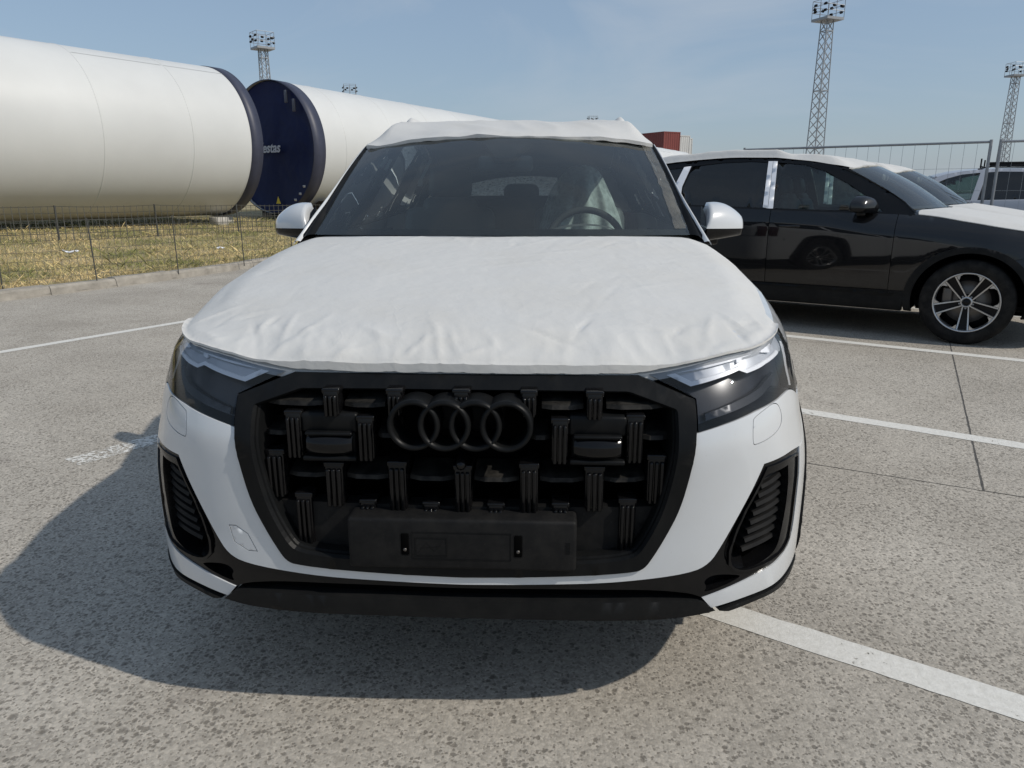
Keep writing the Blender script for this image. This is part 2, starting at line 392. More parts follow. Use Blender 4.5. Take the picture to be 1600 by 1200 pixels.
def plan(s):
    sg=1 if s>=0 else -1
    s=min(abs(s),SMAX-1e-6)
    i=max(0,min(len(DS)-2,bisect.bisect_right(DS,s)-1))
    t=(s-DS[i])/(DS[i+1]-DS[i]);a=DP[i];b=DP[i+1];n=DN[i];m=DN[i+1]
    return sg*(a[0]+(b[0]-a[0])*t),a[1]+(b[1]-a[1])*t,sg*(n[0]+(m[0]-n[0])*t),n[1]+(m[1]-n[1])*t
DY=[p[1] for p in DP]
def s_of_y(y):
    i=max(0,min(len(DY)-2,bisect.bisect_right(DY,y)-1))
    return DS[i]+(DS[i+1]-DS[i])*(y-DY[i])/max(DY[i+1]-DY[i],1e-9)
ZT=[(0,.937),(.43,.937),(.47,.940),(.65,.967),(.85,.984),(1.02,.994),(1.22,1.004),(1.648,1.068),(2.128,1.138),(2.478,1.150),(3.228,1.167),(4.028,1.19),(4.93,1.215),(5.5,1.2),(7,1.15)]
def ztop_s(s): return herm(ZT,abs(s))
def ztop(y): return ztop_s(s_of_y(y))
FI=[(.2,.07),(.27,.03),(.31,.01),(.38,.0),(.5,0),(3,0)]
CI=[(.25,.015),(.36,.003),(.55,0),(.63,.002),(.71,.012),(.79,.029),(.88,.027),(.96,.006),(1.02,0),(3,0)]
SI=[(.2,.09),(.25,.06),(.32,.035),(.42,.03),(.48,.018),(.6,.006),(.75,0),(3,0)]
FR=[(.5,.09),(1.0,.10),(1.4,.132),(1.6,.12),(2.2,.042),(3,.035)]
def hull(s,z,off=0.):
    x,y,nx,ny=plan(s)
    g=max(0.,min(1.,(y-.5)/.3))
    ins=(1-g)*herm(FI,z)+g*herm(SI,z)
    q=max(0.,min(1.,(abs(s)-.66)/.28));ins+=(1-g)*q*q*(3-2*q)*herm(CI,z)
    zt=ztop_s(s);k=max(0.,min(1.3,(z-(zt-.22))/.22));
    fr=herm(FR,y)
    ins+=fr*k**2.2+(1-g)*.10*max(0.,min(z,zt)-.775)
    d=off-ins
    return (x+nx*d,y+ny*d,z)

def side(y,z,off=0.): return hull(s_of_y(y),z,off)
def mirx(l): return [(-p[0],)+tuple(p[1:]) for p in l[::-1]]
def loopsym(right):
    """close a right-half chain (running from the middle round to the middle) with its mirror image"""
    return right+[p for p in mirx(right) if abs(p[0])>1e-6]

# greenhouse: side glass surface, roof edge, windshield
def belt(y): return hull(s_of_y(y),ztop(y))
def gside(y,z,off=0.):
    b=belt(y); k=.57
    q=off/math.hypot(1,k)
    return (b[0]-(z-b[2])*k-.06*max(0,(z-b[2]))**2+q, b[1], z+q*k)
ZR=[(1.40,1.155),(1.55,1.262),(1.75,1.385),(2.0,1.515),(2.2,1.597),(2.45,1.653),(2.8,1.690),(3.2,1.700),(3.7,1.680),(4.2,1.625),(4.6,1.545),(4.75,1.51)]
def zroof(y): return herm(ZR,y)
ZC=[(1.90,1.590),(1.952,1.606),(2.1,1.648),(2.3,1.690),(2.6,1.716),(3.0,1.727),(3.6,1.712),(4.2,1.655),(4.62,1.575),(4.8,1.54)]
def roofs(x,y,off=0.):
    xr=gside(y,zroof(y))[0]; t=min(1.,abs(x)/xr)**2.6
    return (x,y,herm(ZC,y)*(1-t)+zroof(y)*t+off)
def wind(u,v,off=0.):
    b=Vector((u*.775,1.26+.21*u*u,1.200-.008*u*u)); t=Vector((u*.680,1.945+.165*u*u,1.612-.034*u*u))
    p=b.lerp(t,v); n=Vector((u*.35,-.47,.83)).normalized()
    return p+n*(.028*math.sin(math.pi*v)*(1-.5*u*u)+off)
# bonnet: crowned sheet rounded off along its plan boundary
ZB=[(-.2,.935),(.05,.962),(.15,.995),(.3,1.035),(.6,1.092),(1.0,1.160),(1.25,1.196),(1.5,1.215),(1.8,1.23)]
HBS=[i/200*2.33 for i in range(201)]
HBP=np.array([hull(s,ztop_s(s))[:2] for s in HBS])
HBZ=np.array([ztop_s(s) for s in HBS])
HBD=HBP[1:]-HBP[:-1];HBL=(HBD**2).sum(1)
def hnear(x,y):
    q=np.array((abs(x),y));t=np.clip(((q-HBP[:-1])*HBD).sum(1)/HBL,0,1);d=((HBP[:-1]+HBD*t[:,None]-q)**2).sum(1);i=int(d.argmin())
    return math.sqrt(d[i]),float(HBZ[i]+(HBZ[i+1]-HBZ[i])*t[i])
def hoodz(x,y):
    d,ze=hnear(x,y)
    zb=herm(ZB,y)-.040*abs(x/.86)**2.6
    # rounded shoulder along the outline
    t=max(0.,1-d/.13);w=t*t*(3-2*t)
    e=ze+.16*d+(.028 if abs(x)<.40 else .028-.018*min(1.,(abs(x)-.40)/.12))*math.sqrt(max(0.,1-(1-min(1,d/.035))**2))
    return zb*(1-w)+min(zb,e)*w
FRAME_OUT=[(0,.9375,1),(.2,.9372),(.435,.935,1),(.566,.886,1),(.560,.812),(.546,.721),(.525,.628),(.493,.558),(.466,.508),(.444,.474),(.415,.465),(.217,.454),(0,.450,1)]
FRAME_IN=[(0,.907,1),(.2,.907),(.405,.904,1),(.519,.866,1),(.514,.764),(.497,.669),(.477,.600),(.438,.522),(.41,.499),(.281,.488),(0,.484,1)]
INTAKE=[(.599,.381,1),(.714,.408),(.848,.433),(.922,.466),(.931,.594),(.966,.713,1),(.88,.724),(.755,.717,1),(.724,.662),(.682,.59),(.641,.518),(.612,.474),(.562,.453),(.392,.437),(.217,.430),(0,.427,1)]
HEAD=[(.455,.936,1),(.645,.968),(.85,.985),(1.014,.994),(1.21,1.000,1),(1.215,.96),(1.17,.895),(1.10,.834,1),(1.06,.828,1),(.985,.860),(.93,.866),(.765,.854),(.673,.836),(.564,.811,1),(.570,.885,1)]
WASH=[(.728,.838),(.800,.858),(.838,.853),(.850,.824),(.836,.798),(.79,.781),(.724,.769),(.711,.775),(.718,.828)]
TOW=[(-.600,.555,1),(-.578,.556,1),(-.546,.537,1),(-.523,.489,1),(-.550,.488,1),(-.589,.509,1)]
LIPW=[(.627,.348,1),(.719,.360),(.86,.366),(.94,.376),(1.03,.374)]
def arc(cy,cz,ry,rz,a0,a1,n=14):
    return [(cy+ry*math.cos(math.radians(a0+(a1-a0)*k/n)),cz+rz*math.sin(math.radians(a0+(a1-a0)*k/n))) for k in range(n+1)]
AX_F,AX_R,WZ=.92,3.92,.382
def sofy(l): return [(s_of_y(p[0]),)+tuple(p[1:]) for p in l]
def shrink(poly,d):
    n=len(poly);out=[];A=sum(poly[i][0]*poly[(i+1)%n][1]-poly[(i+1)%n][0]*poly[i][1] for i in range(n));sg=1 if A>0 else -1
    for i in range(n):
        a=Vector(poly[i-1][:2]);p=Vector(poly[i][:2]);q=Vector(poly[(i+1)%n][:2])
        e1=(p-a).normalized();e2=(q-p).normalized();n1=Vector((-e1.y,e1.x))*sg;n2=Vector((-e2.y,e2.x))*sg
        m=(n1+n2); m=m.normalized()*(d/max(.35,m.normalized().dot(n1))) if m.length>1e-6 else n1*d
        out.append((p.x+m.x,p.y+m.y)+tuple(poly[i][2:]))
    return out

def build_suv(paint):
    root=empty('parked_car')
    # ---------- front bumper skin
    arch=[(p[0],p[1]) for p in arc(AX_F,.40,.515,.475,128,186,8)]
    chain=[FRAME_OUT[-1]]+[p for p in FRAME_OUT[-2:3:-1]]+[(.566,.812,1)]+[p for p in HEAD[-3:7:-1]]+[(1.10,.834,1),(1.16,.812)]
    chain+= [(s_of_y(.60),.774,1)]+[(s_of_y(p[0]),p[1]) for p in arch]+[(s_of_y(arch[-1][0]),.335,1)]
    chain+= LIPW[::-1]+INTAKE
    hl=[WASH,mirx(WASH),TOW]
    bump=panel('front_bumper',loopsym(chain),hull,paint,root,ck=2,thick=.03,g=.032,holes=hl)
    for h in hl: panel('blanking_cap',chaikin(shrink(h,.0022),2),hull,paint,bump,thick=.01,g=.012,off=-.0016,edge=0)
    # ---------- grille
    gr=panel('grille_frame',loopsym(FRAME_OUT),hull,M_FRAME,root,off=.007,thick=.05,g=.03,holes=[densify(chaikin(loopsym(FRAME_IN),2),.02)],ck=2)
    gr.name='grille'
    inn=densify(chaikin(loopsym(FRAME_IN),2),.02); inn2=shrink(inn,.005); inn3=shrink(inn,.008)
    mb=MB();n=len(inn)
    rows=[(inn,.0055),(inn2,-.004),(inn2,-.012),(inn3,-.018),(inn3,-.11)]
    vs=[hull(p[0],p[1],o) for r,o in rows for p in r]
    fs=[(a*n+k,a*n+(k+1)%n,(a+1)*n+(k+1)%n,(a+1)*n+k) for a in range(len(rows)-1) for k in range(n)]
    mb.add(vs,fs,False);mb.build('grille_surround',M_FRAME,gr,fixn=False)
    MB().box((-.56,.17,.44),(.56,.19,.93)).build('radiator_backing',M_VOID,gr)
    def gy(x): return plan(x)[1]
    # flat lower panel behind the plate
    lowp=[(-.475,.615),(.475,.615),(.43,.515),(.40,.497),(-.40,.497),(-.43,.515)]
    panel('lower_grille_panel',lowp,lambda x,z,o=0.:(x,gy(x)+.048-o,z),M_MATTE,gr,thick=.05,g=.05)
    def tab(x,z0,z1,w=.036):
        w*=1.10
        yf=gy(x)+.032; m=MB()
        m.rbox((x-w/2,yf+.006,z0),(x+w/2,yf+.10,z1),.004,2)
        m.rbox((x-w/2-.003,yf+.0065,z1-.010),(x+w/2+.003,yf+.10,z1+.004),.003,2)
        for e in (-.30,0,.30):
            m.rbox((x+e*w-w*.115,yf-.004,z0-.002),(x+e*w+w*.115,yf+.014,z1-.012),.0035,2)
        m.build('grille_tab',M_GLOSS,gr)
    def tabs(l):
        for x,z0,z1,w in l:
            tab(x,z0,z1,w)
            if abs(x)>.01: tab(-x,z0,z1,w)
    tabs([(.315,.846,.908,.034),(.160,.852,.910,.032),(0,.872,.911,.034)])
    tabs([(.413,.737,.850,.036),(.234,.735,.842,.036)])
    tabs([(.469,.630,.748,.040),(.319,.613,.722,.041),(.161,.606,.728,.040),(0,.606,.722,.037)])
    tabs([(.402,.496,.637,.037),(.238,.597,.626,.035),(.080,.594,.624,.035)])
    def slat(x0,x1,z,t=.010):
        m=MB()
        def P(x,z_,dy): return (x,gy(x)+.055+dy,z_)
        N=5;v=[];f=[]
        for k in range(N):
            x=x0+(x1-x0)*k/(N-1); e=.012*(1 if k in(0,N-1) else 0)
            v+=[P(x,z-t/2,e),P(x,z+t/2,e+.004),P(x,z+t/2+.014,.10),P(x,z-t/2,.10)]
        for k in range(N-1):
            for j in range(4): f.append((k*4+j,(k+1)*4+j,(k+1)*4+(j+1)%4,k*4+(j+1)%4))
        m.add(v,f);m.build('grille_slat',M_SLAT,gr,fixn=True)
    for a,b in ((.345,.485),(.19,.29)):
        slat(a,b,.868);slat(-b,-a,.868)
    slat(.435,.50,.790);slat(-.50,-.435,.790);slat(.165,.21,.792);slat(-.21,-.165,.792)
    for a,b in ((.345,.445),(.187,.295),(.025,.135)):
        slat(a,b,.683);slat(-b,-a,.683)
    # sensor boxes
    for s in (1,-1):
        m=MB();x=s*.324
        m.rbox((x-.070,gy(x)+.042,.800),(x+.070,gy(x)+.15,.850),.008,2)
        m.rbox((x-.062,gy(x)+.050,.735),(x+.062,gy(x)+.15,.802),.006,2)
        sb=m.build('radar_housing',M_FRAME,gr)
        m=MB();m.grid(lambda u,v:(x-.056+.112*u,gy(x)+.030-.012*math.sin(math.pi*u)**.6+.012*(1-math.sin(math.pi*v)**.25),.748+.046*v),12,6,flip=True)
        m.build('radar_lens',M_GLOSS,gr,fixn=False)
        m=MB();m.rbox((x-.066,gy(x)+.024,.733),(x+.066,gy(x)+.06,.745),.004,2)
        m.build('radar_lip',M_FRAME,gr)
        m=MB();m.rbox((x-.058,gy(x)+.026,.797),(x+.058,gy(x)+.06,.806),.004,2)
        m.build('radar_brow',M_FRAME,gr)
    # emblem: four interlocking deep rings
    em=MB();em.rbox((-.10,.075,.80),(.10,.13,.87),.01);em=em.build('emblem',M_MATTE,root)
    for k,cx in enumerate((-.109,-.0363,.0363,.109)):
        R=.0625;r=.0490;y0=-.006-.0022*(k%2)
        prof=[(y0+.085,R-.001),(y0+.012,R),(y0+.004,R-.0006),(y0+.003,R-.0028),(y0,R-.0036),(y0,r+.0046),(y0+.003,r+.0034),(y0+.004,r+.001),(y0+.012,r),(y0+.085,r+.001)]
        M=Matrix.Translation((cx,0,.838))
        MB().lathe(prof,56,'y',M).build('ring',M_FRAME,em,fixn=True)
    m=MB();m.lathe([(.00,.0001),(.001,.006),(.006,.012),(.02,.0135),(.06,.0135)],20,'y',Matrix.Translation((-.001,.008,.735)))
    m.build('front_camera',M_GLOSS,gr,fixn=True)
    # plate holder
    m=MB();m.rbox((-.277,-.016,.476),(.277,.055,.608),.009,3)
    pl=m.build('plate_holder',M_MATTE,root)
    for x in (-.137,.137):
        MB().rbox((x-.0115,-.0172,.512),(x+.0115,-.012,.572),.0045,2).build('slot',M_VOID,pl)
        MB().lathe([(-.0188,.0005),(-.0185,.004),(-.0155,.0045)],12,'y',Matrix.Translation((x,0,.528))).build('screw',M_DISC,pl,fixn=True)
    def bead(x0,x1,z0,z1,w=.0012):
        mm=MB()
        for a,b in (((x0,z0),(x1,z0+w)),((x0,z1-w),(x1,z1)),((x0,z0+w),(x0+w,z1-w)),((x1-w,z0+w),(x1,z1-w))):
            mm.box((a[0],-.0172,a[1]),(b[0],-.0155,b[1]))
        return mm
    bead(-.120,.120,.503,.575).build('raised_border',M_FRAME,pl);bead(-.112,-.035,.512,.560).build('raised_border',M_FRAME,pl)
    mm=MB()
    for a,b in (((-.105,.520),(-.085,.548)),((-.085,.548),(-.066,.524)),((-.066,.524),(-.045,.552)),((-.10,.532),(-.05,.538))):
        mm.tube((a[0],-.016,a[1]),(b[0],-.016,b[1]),.0008,4)
    mm.build('moulded_mark',M_FRAME,pl)
    mm=MB()
    for k in range(8): mm.box((.250,-.0168,.525+k*.004),(.262,-.0155,.5262+k*.004))
    mm.build('moulded_print',M_FRAME,pl)
    # ---------- lower trim with the two corner intakes
    GAPZ=[(0,.415,1),(.25,.416),(.45,.413),(.56,.398),(.599,.381,1)]
    trim=GAPZ+INTAKE[1:]
    OPEN=[(.735,.668),(.780,.685,1),(.870,.688,1),(.868,.60),(.852,.52),(.838,.47),(.79,.447),(.72,.437),(.672,.452),(.645,.500),(.690,.595)]
    POCK=[(.60,.425),(.628,.441),(.70,.428),(.712,.418),(.60,.390),(.612,.408)]
    INTAKE_IN=shrink([p[:2] for p in INTAKE[2:12]],0.0)
    tr=panel('lower_trim',loopsym(trim),hull,M_GLOSS,root,off=-.004,thick=.05,g=.028,ck=2,holes=[OPEN,mirx(OPEN),POCK,mirx(POCK)])
    # raised outer rim of the corner intake
    for sg in (1,-1):
        lp=[(.655,.472),(.70,.43),(.80,.435),(.892,.456),(.908,.50),(.915,.60),(.945,.700,1),(.87,.710),(.767,.706,1),(.735,.655),(.69,.585)]
        lp2=shrink(lp,.006)
        f=(lambda s,z,o=0.,sg=sg:(lambda p:(sg*p[0],p[1],p[2]))(hull(s,z,o)))
        panel('intake_rim',lp,f,M_GLOSS,tr,off=.002,thick=.012,g=.02,ck=1,holes=[chaikin(lp2,1)],edge=.002)
        # deep box behind
        panel('intake_backing',[(.63,.43),(.90,.43),(.90,.71),(.63,.71)],f,M_VOID,tr,off=-.10,thick=0,g=.04)
        panel('pocket_backing',[(.59,.385),(.72,.405),(.72,.445),(.59,.445)],f,M_GLOSS,tr,off=-.035,thick=0,g=.03)
        # inner ramp wall
        m=MB();e0=[(.735,.668),(.690,.595),(.645,.500),(.672,.452),(.72,.437)];e1=[(.790,.672),(.756,.595),(.722,.505),(.730,.475),(.76,.462)]
        vv=[f(a,b,-.006) for a,b in e0]+[f(a,b,-.07) for a,b in e1]
        m.add(vv,[(k,k+1,6+k,5+k) for k in range(4)],True);m.build('intake_ramp',M_GLOSS,tr,fixn=False)
        for k in range(9):
            t=k/8.; z=.668-.185*t
            a=.782-.058*t; b=.866-.010*abs(t-.3)
            v=[];N=6
            for j in range(N):
                q=j/(N-1);s=a+(b-a)*q;zz=z+.016*q
                v+=[f(s,zz-.0045,-.022),f(s,zz+.0045,-.026),f(s,zz+.010,-.075),f(s,zz+.002,-.075)]
            fs=[(j*4+i,(j+1)*4+i,(j+1)*4+(i+1)%4,j*4+(i+1)%4) for j in range(N-1) for i in range(4)]
            MB().add(v,fs).build('intake_slat',M_MATTE,tr,fixn=True)
    VAL=[(0,.384,1),(.25,.385),(.45,.384),(.56,.378),(.600,.372,1),(.637,.341,1),(.56,.331),(.40,.329),(.2,.333),(0,.334,1)]
    va=panel('lower_valance',loopsym(VAL),hull,M_CLAD,root,off=.006,thick=.05,g=.03,ck=2)
    mm=MB();mm.grid(lambda u,v:(-.62+1.24*u,plan(-.62+1.24*u)[1]+.008+.5*v,.332-.03*v),20,6);mm.build('undertray',M_CLAD,va)
    mm=MB();mm.grid(lambda u,v:(-.60+1.2*u,plan(-.6+1.2*u)[1]+.035,.376+.05*v),20,3,flip=True);mm.build('lower_air_duct',M_VOID,tr)
    LS=[(.650,.337,1),(.719,.351),(.86,.357),(.94,.367),(1.03,.366),(s_of_y(.415),.335),(s_of_y(.415),.300,1),(1.03,.322),(.94,.330),(.80,.343),(.68,.329,1)]
    panel('side_lip',LS,hull,M_CLAD,root,off=.004,thick=.06,g=.03,ck=2,both=True)
    # ---------- headlights
    for sg in (1,-1):
        f=(lambda s,z,o=0.,sg=sg:(lambda p:(sg*p[0],p[1],p[2]))(hull(s,z,o)))
        hd=panel('headlight',shrink(HEAD,.003),f,M_LAMPDARK,root,off=-.045,thick=.0,g=.04,ck=1)
        panel('lens',shrink(HEAD,.0025),f,M_LENS,hd,off=.001,thick=0,g=.03,ck=1,edge=.004)
        # skirt of the lamp
        lo=densify(chaikin(shrink(HEAD,.0025),1),.03);n=len(lo);mm=MB()
        mm.add([f(p[0],p[1],-.003) for p in lo]+[f(p[0],p[1],-.046) for p in lo],[(k,(k+1)%n,n+(k+1)%n,n+k) for k in range(n)]);mm.build('lamp_skirt',M_LAMPDARK,hd)
        DR=[(.497,.938,1),(.742,.9685),(.908,.984),(1.10,.992),(1.135,.968),(1.10,.940),(1.0,.951),(.86,.942),(.751,.930,1),(.728,.938,1),(.567,.911,1)]
        panel('lamp_reflector',DR,f,M_DRLHOUSE,hd,off=-.018,thick=.02,g=.03,ck=1)
        for P in ([(.497,.938,1),(.567,.910,1),(.728,.938,1),(.751,.930,1),(.86,.942),(1.0,.951),(1.0,.957),(.86,.949),(.756,.938,1),(.733,.946,1),(.574,.920,1),(.533,.937,1)],
                  [(.497,.938,1),(.533,.937,1),(.737,.9615,1),(.90,.978,1),(.90,.984,1),(.737,.9675,1)],
                  [(.737,.966,1),(.767,.970,1),(.748,.957,1),(.730,.953,1)],
                  [(.899,.981,1),(.985,.982,1),(.925,.962,1),(.867,.968,1)]):
            panel('light_guide',P,f,M_DRL,hd,off=-.010,thick=.006,g=.03)
        panel('side_reflector',[(1.165,.955,1),(1.105,.895),(1.06,.853,1),(1.075,.870),(1.135,.945)],f,M_DRL,hd,off=-.012,thick=.006,g=.03)
        panel('lower_reflector',[(.60,.846,1),(.70,.868),(.85,.895),(.95,.905),(.93,.888),(.80,.868),(.68,.846),(.60,.831,1)],f,mat('lamp_trim_dark',(.05,.052,.058),.35,metal=.4),hd,off=-.028,thick=.01,g=.03)
    # ---------- bonnet
    hp=[]
    for k in range(0,201):
        s=HBS[k] if k<len(HBS) else HBS[-1]; p=hull(s,ztop_s(s)); hp.append((p[0],p[1]))
        if p[1]>1.455: break
    hp=hp+[(.765,1.46),(.6,1.37),(.4,1.295),(.0,1.255)]
    hood=panel('bonnet',loopsym([(0,hp[0][1],1)]+hp[1:]),lambda x,y,o=0.:(x,y,hoodz(x,y)+o),paint,root,g=.035,thick=.02,edge=0)
    MB().grid(lambda u,v:((-.77+1.54*u),1.255+.21*(2*u-1)**2-.10*(1-v),1.155+.03*v),24,4).build('cowl_panel',M_MATTE,root)
    # ---------- fenders, doors, quarter panels
    fen=[(1.102,.837,1),(1.173,.898),(1.218,.961),(1.214,1.002,1)]
    fy=[.6,.8,1.0,1.2,1.4,1.565]
    out=fen+[(s_of_y(y),ztop(y)-.001) for y in fy[:-1]]+[(s_of_y(1.566),ztop(1.566)-.001,1),(s_of_y(1.566),.36,1),(s_of_y(1.44),.36,1)]
    ar=arc(AX_F,.40,.515,.475,-3,128,22)
    out+=[(s_of_y(p[0]),p[1]) for p in ar]+[(s_of_y(.602),.777,1),(1.162,.815)]
    panel('fender',out,hull,paint,root,g=.035,thick=.025,ck=0,both=True)
    def sidep(name,pts,m,off=0.,thick=.02,ck=0,g=.04,parent=root): return panel(name,pts,side,m,parent,off=off,thick=thick,g=g,ck=ck,both=True)
    zt=lambda y:ztop(y)-.001
    d1=[(1.571,.452,1)]+[(1.571,zt(1.571),1)]+[(y,zt(y)) for y in (1.8,2.0,2.2,2.4,2.6)]+[(2.716,zt(2.716),1),(2.716,.452,1)]
    D1=sidep('front_door',d1,paint)
    d2=[(2.722,.452,1),(2.722,zt(2.722),1)]+[(y,zt(y)) for y in (2.9,3.1,3.3,3.5)]+[(3.70,zt(3.70),1),(3.69,.98,1)]+arc(AX_R,.40,.515,.475,118,176,8)+[(3.405,.452,1)]
    D2=sidep('rear_door',d2,paint)
    for Dd,yh in ((D1,2.51),(D2,3.44)):
        for o,sg in zip(Dd,(1,-1)):
            m=MB();x=.985
            m.rbox((x+.018,yh-.10,1.006),(x+.036,yh+.10,1.030),.008,3);m.rbox((x-.02,yh-.098,1.008),(x+.02,yh-.07,1.028),.006,2);m.rbox((x-.02,yh+.07,1.008),(x+.02,yh+.098,1.028),.006,2)
            m.build('door_handle',paint,o,mirror=sg<0)
    q=[(3.706,zt(3.706),1)]+[(y,zt(y)) for y in (3.9,4.1,4.3,4.5)]+[(4.62,zt(4.62),1),(4.66,.80,1),(4.44,.68,1)]+arc(AX_R,.40,.515,.475,36,117,14)+[(3.696,.985,1)]
    sidep('quarter_panel',q,paint)
    # sills and cladding
    sl=[(1.43,.448,1),(3.41,.448,1),(3.415,.40),(3.40,.262,1),(1.44,.262,1),(1.425,.40)]
    sidep('sill_cladding',sl,M_CLAD,off=.010,thick=.08)
    st=[(1.50,.432,1),(2.2,.440),(3.34,.445,1),(3.34,.425,1),(2.2,.410),(1.54,.395,1)]
    sidep('sill_strip',st,M_FRAME,off=.016,thick=.01)
    for cy in (AX_F,AX_R):
        o_=arc(cy,.40,.516,.476,-16,196,40);i_=arc(cy,.385,.452,.437,196,-16,40)
        if cy==AX_F:
            o_=[p for p in o_];
        pts=[(p[0],max(p[1],.262)) for p in o_]+[(p[0],max(p[1],.262)) for p in i_]
        sidep('arch_cladding',pts,M_CLAD,off=.012,thick=.05,g=.03)
        for sg in (1,-1):
            m=MB();n=28
            m.grid(lambda u,v:(sg*(.58+.38*v),cy+.462*math.cos(math.pi*(1.08-1.16*u)),.385+.447*math.sin(math.pi*(1.08-1.16*u))),n,3,flip=sg>0);m.build('wheel_arch_liner',M_VOID,root)
            m=MB();ring=[(sg*.58,cy+.46*math.cos(t),max(.2,.385+.447*math.sin(t))) for t in [math.pi*(1.1-1.2*k/20) for k in range(21)]]
            m.add(ring,[tuple(range(21))]);m.build('wheel_well_wall',M_VOID,root)
    # ---------- rear end
    def rs(l): return loopsym(l)
    sr=lambda y:s_of_y(y)
    R0=sr(4.45)
    rb=[(SMAX-1e-3,.80,1),(sr(4.92),.80),(sr(4.66),.80,1),(sr(4.44),.68,1)]+[(sr(p[0]),p[1]) for p in arc(AX_R,.40,.515,.475,36,4,6)]+[(sr(4.43),.36,1),(sr(4.7),.34),(SMAX-1e-3,.33,1)]
    panel('rear_bumper',rb,hull,paint,root,g=.05,thick=.02,both=True)
    tg=[(SMAX-1e-3,.805,1),(sr(4.92),.805),(sr(4.90),.93,1),(sr(4.90),ztop(4.9)-.001,1),(SMAX-1e-3,ztop(5.07)-.001,1)]
    panel('tailgate',tg,hull,paint,root,g=.05,thick=.02,both=True)
    tl=[(sr(4.895),.805,1),(sr(4.665),.805,1),(sr(4.625),ztop(4.62)-.002,1),(sr(4.89),ztop(4.89)-.002,1)]
    panel('tail_light',tl,hull,mat('tail_lamp_red',(.05,.004,.005),.12,coat=.5),root,g=.04,thick=.02,off=.003,both=True)
    # ---------- greenhouse
    yy=[1.44+ (4.62-1.44)*k/34 for k in range(35)]
    top=[(y,zroof(y)) for y in yy]; bot=[(y,ztop(y)) for y in yy[::-1]]
    W1=[(1.70,1.168,1),(1.89,1.325),(2.05,1.425),(2.29,1.548),(2.50,1.612),(2.772,1.640,1),(2.705,1.190,1)]
    W2=[(2.80,1.192,1),(2.868,1.644,1),(3.05,1.655),(3.35,1.648),(3.67,1.616,1),(3.715,1.40,1),(3.69,1.218,1)]
    W3=[(3.80,1.225,1),(3.825,1.40,1),(3.78,1.603,1),(4.02,1.582),(4.28,1.535,1),(4.36,1.36,1),(4.40,1.242,1)]
    panel('window_frame',[(p[0],p[1]) for p in top]+bot,gside,M_GLOSS,root,g=.05,thick=.03,holes=[W1,W2,W3],both=True,off=0)
    for W,m in ((W1,M_SIDEGLASS),(W2,M_TINT),(W3,M_TINT)):
        panel('side_window',shrink(W,-.004),gside,m,root,off=-.006,thick=0,g=.08,both=True)
    panel('pillar_film',[(2.755,1.185,1),(2.821,1.652,1),(2.866,1.652,1),(2.805,1.195)],gside,M_FILMW,root,off=.004,thick=.003,g=.05,ck=0,both=True)
    panel('pillar_film',[(2.702,1.185),(2.774,1.650,1),(2.818,1.652,1),(2.751,1.185,1)],gside,M_FILMW,root,off=.004,thick=.003,g=.05,ck=0,both=True)
    panel('pillar_film',[(3.70,1.230,1),(3.725,1.40,1),(3.685,1.617,1),(3.765,1.608,1),(3.815,1.40,1),(3.79,1.23,1)],gside,M_FILMW,root,off=.004,thick=.003,g=.05,both=True)
    # A pillars: black trim beside the glass, painted outer edge
    for sg in (1,-1):
        def pil(t0,t1,lift):
            m=MB()
            def P(u,v):
                v2=v; a=wind(1.0,v2*1.02); y=1.43+.71*v; b=Vector(gside(y,zroof(y)-.004)); t=t0+(t1-t0)*u
                p=a.lerp(b,t)+Vector((.4,-.3,.6)).normalized()*(lift*math.sin(math.pi*min(1,max(0,u))))
                return (sg*p.x,p.y,p.z)
            m.grid(P,5,20,flip=sg<0);return m
        pil(-.03,.76,.012).build('pillar_trim',M_FRAME,root);pil(.78,1.16,.012).build('front_pillar',paint,root)
    # roof
    m=MB()
    def RP(u,v):
        uu=2*u-1; y0=1.952+.165*uu*uu; y=y0+(4.62-y0)*v; xr=gside(y,zroof(y))[0]; return roofs(uu*xr,y)
    m.grid(RP,28,30,flip=True);rf=m.build('roof',paint,root)
    for sg in (1,-1):
        m=MB();N=16;pts=[]
        for k in range(N+1):
            y=2.72+1.6*k/N;x=gside(y,zroof(y))[0]-.055;z=roofs(x,y)[2]+.042*math.sin(math.pi*min(1,max(0,.5-abs(k/N-.5))*6)/2)
            pts.append((sg*x,y,z))
        for a,b in zip(pts,pts[1:]): m.tube(a,b,.013,8,False)
        m.build('roof_rail',M_FRAME,rf)
    # windshield, header, rear glass
    m=MB();m.grid(lambda u,v:wind(2*u-1,v),26,14,flip=False);m.build('windshield',M_WSGLASS,root)
    m=MB();m.grid(lambda u,v:wind((2*u-1)*.985,.005+.05*v,-.004),26,3);m.grid(lambda u,v:wind((2*u-1)*.985,.925+.07*v,-.004),26,3)
    for sg in (1,-1): m.grid(lambda u,v:wind(sg*(.955+.03*u),.03+.94*v,-.004),3,14)
    m.build('windshield_band',M_MATTE,root)
    def rg(u,v,o=0.):
        uu=2*u-1; a=Vector((uu*.60,4.585+.03*(1-uu*uu),1.545+.045*(1-uu*uu)));b=Vector((uu*.70,4.90+.12*(1-uu*uu),1.20));return a.lerp(b,v)
    m=MB();m.grid(rg,14,8);m.build('rear_window',M_SIDEGLASS,root)
    m=MB()
    for sg in (1,-1):
        def D(u,v):
            a=rg(0.5+sg*.5,v);y=4.60-.02*v;z=zroof(4.62)*(1-v)+ztop(4.62)*v;b=gside(4.62,z);b2=Vector((sg*b[0],b[1],z));q=a.lerp(b2,u);return q
        m.grid(D,4,8)
    m.build('rear_pillar',paint,root)
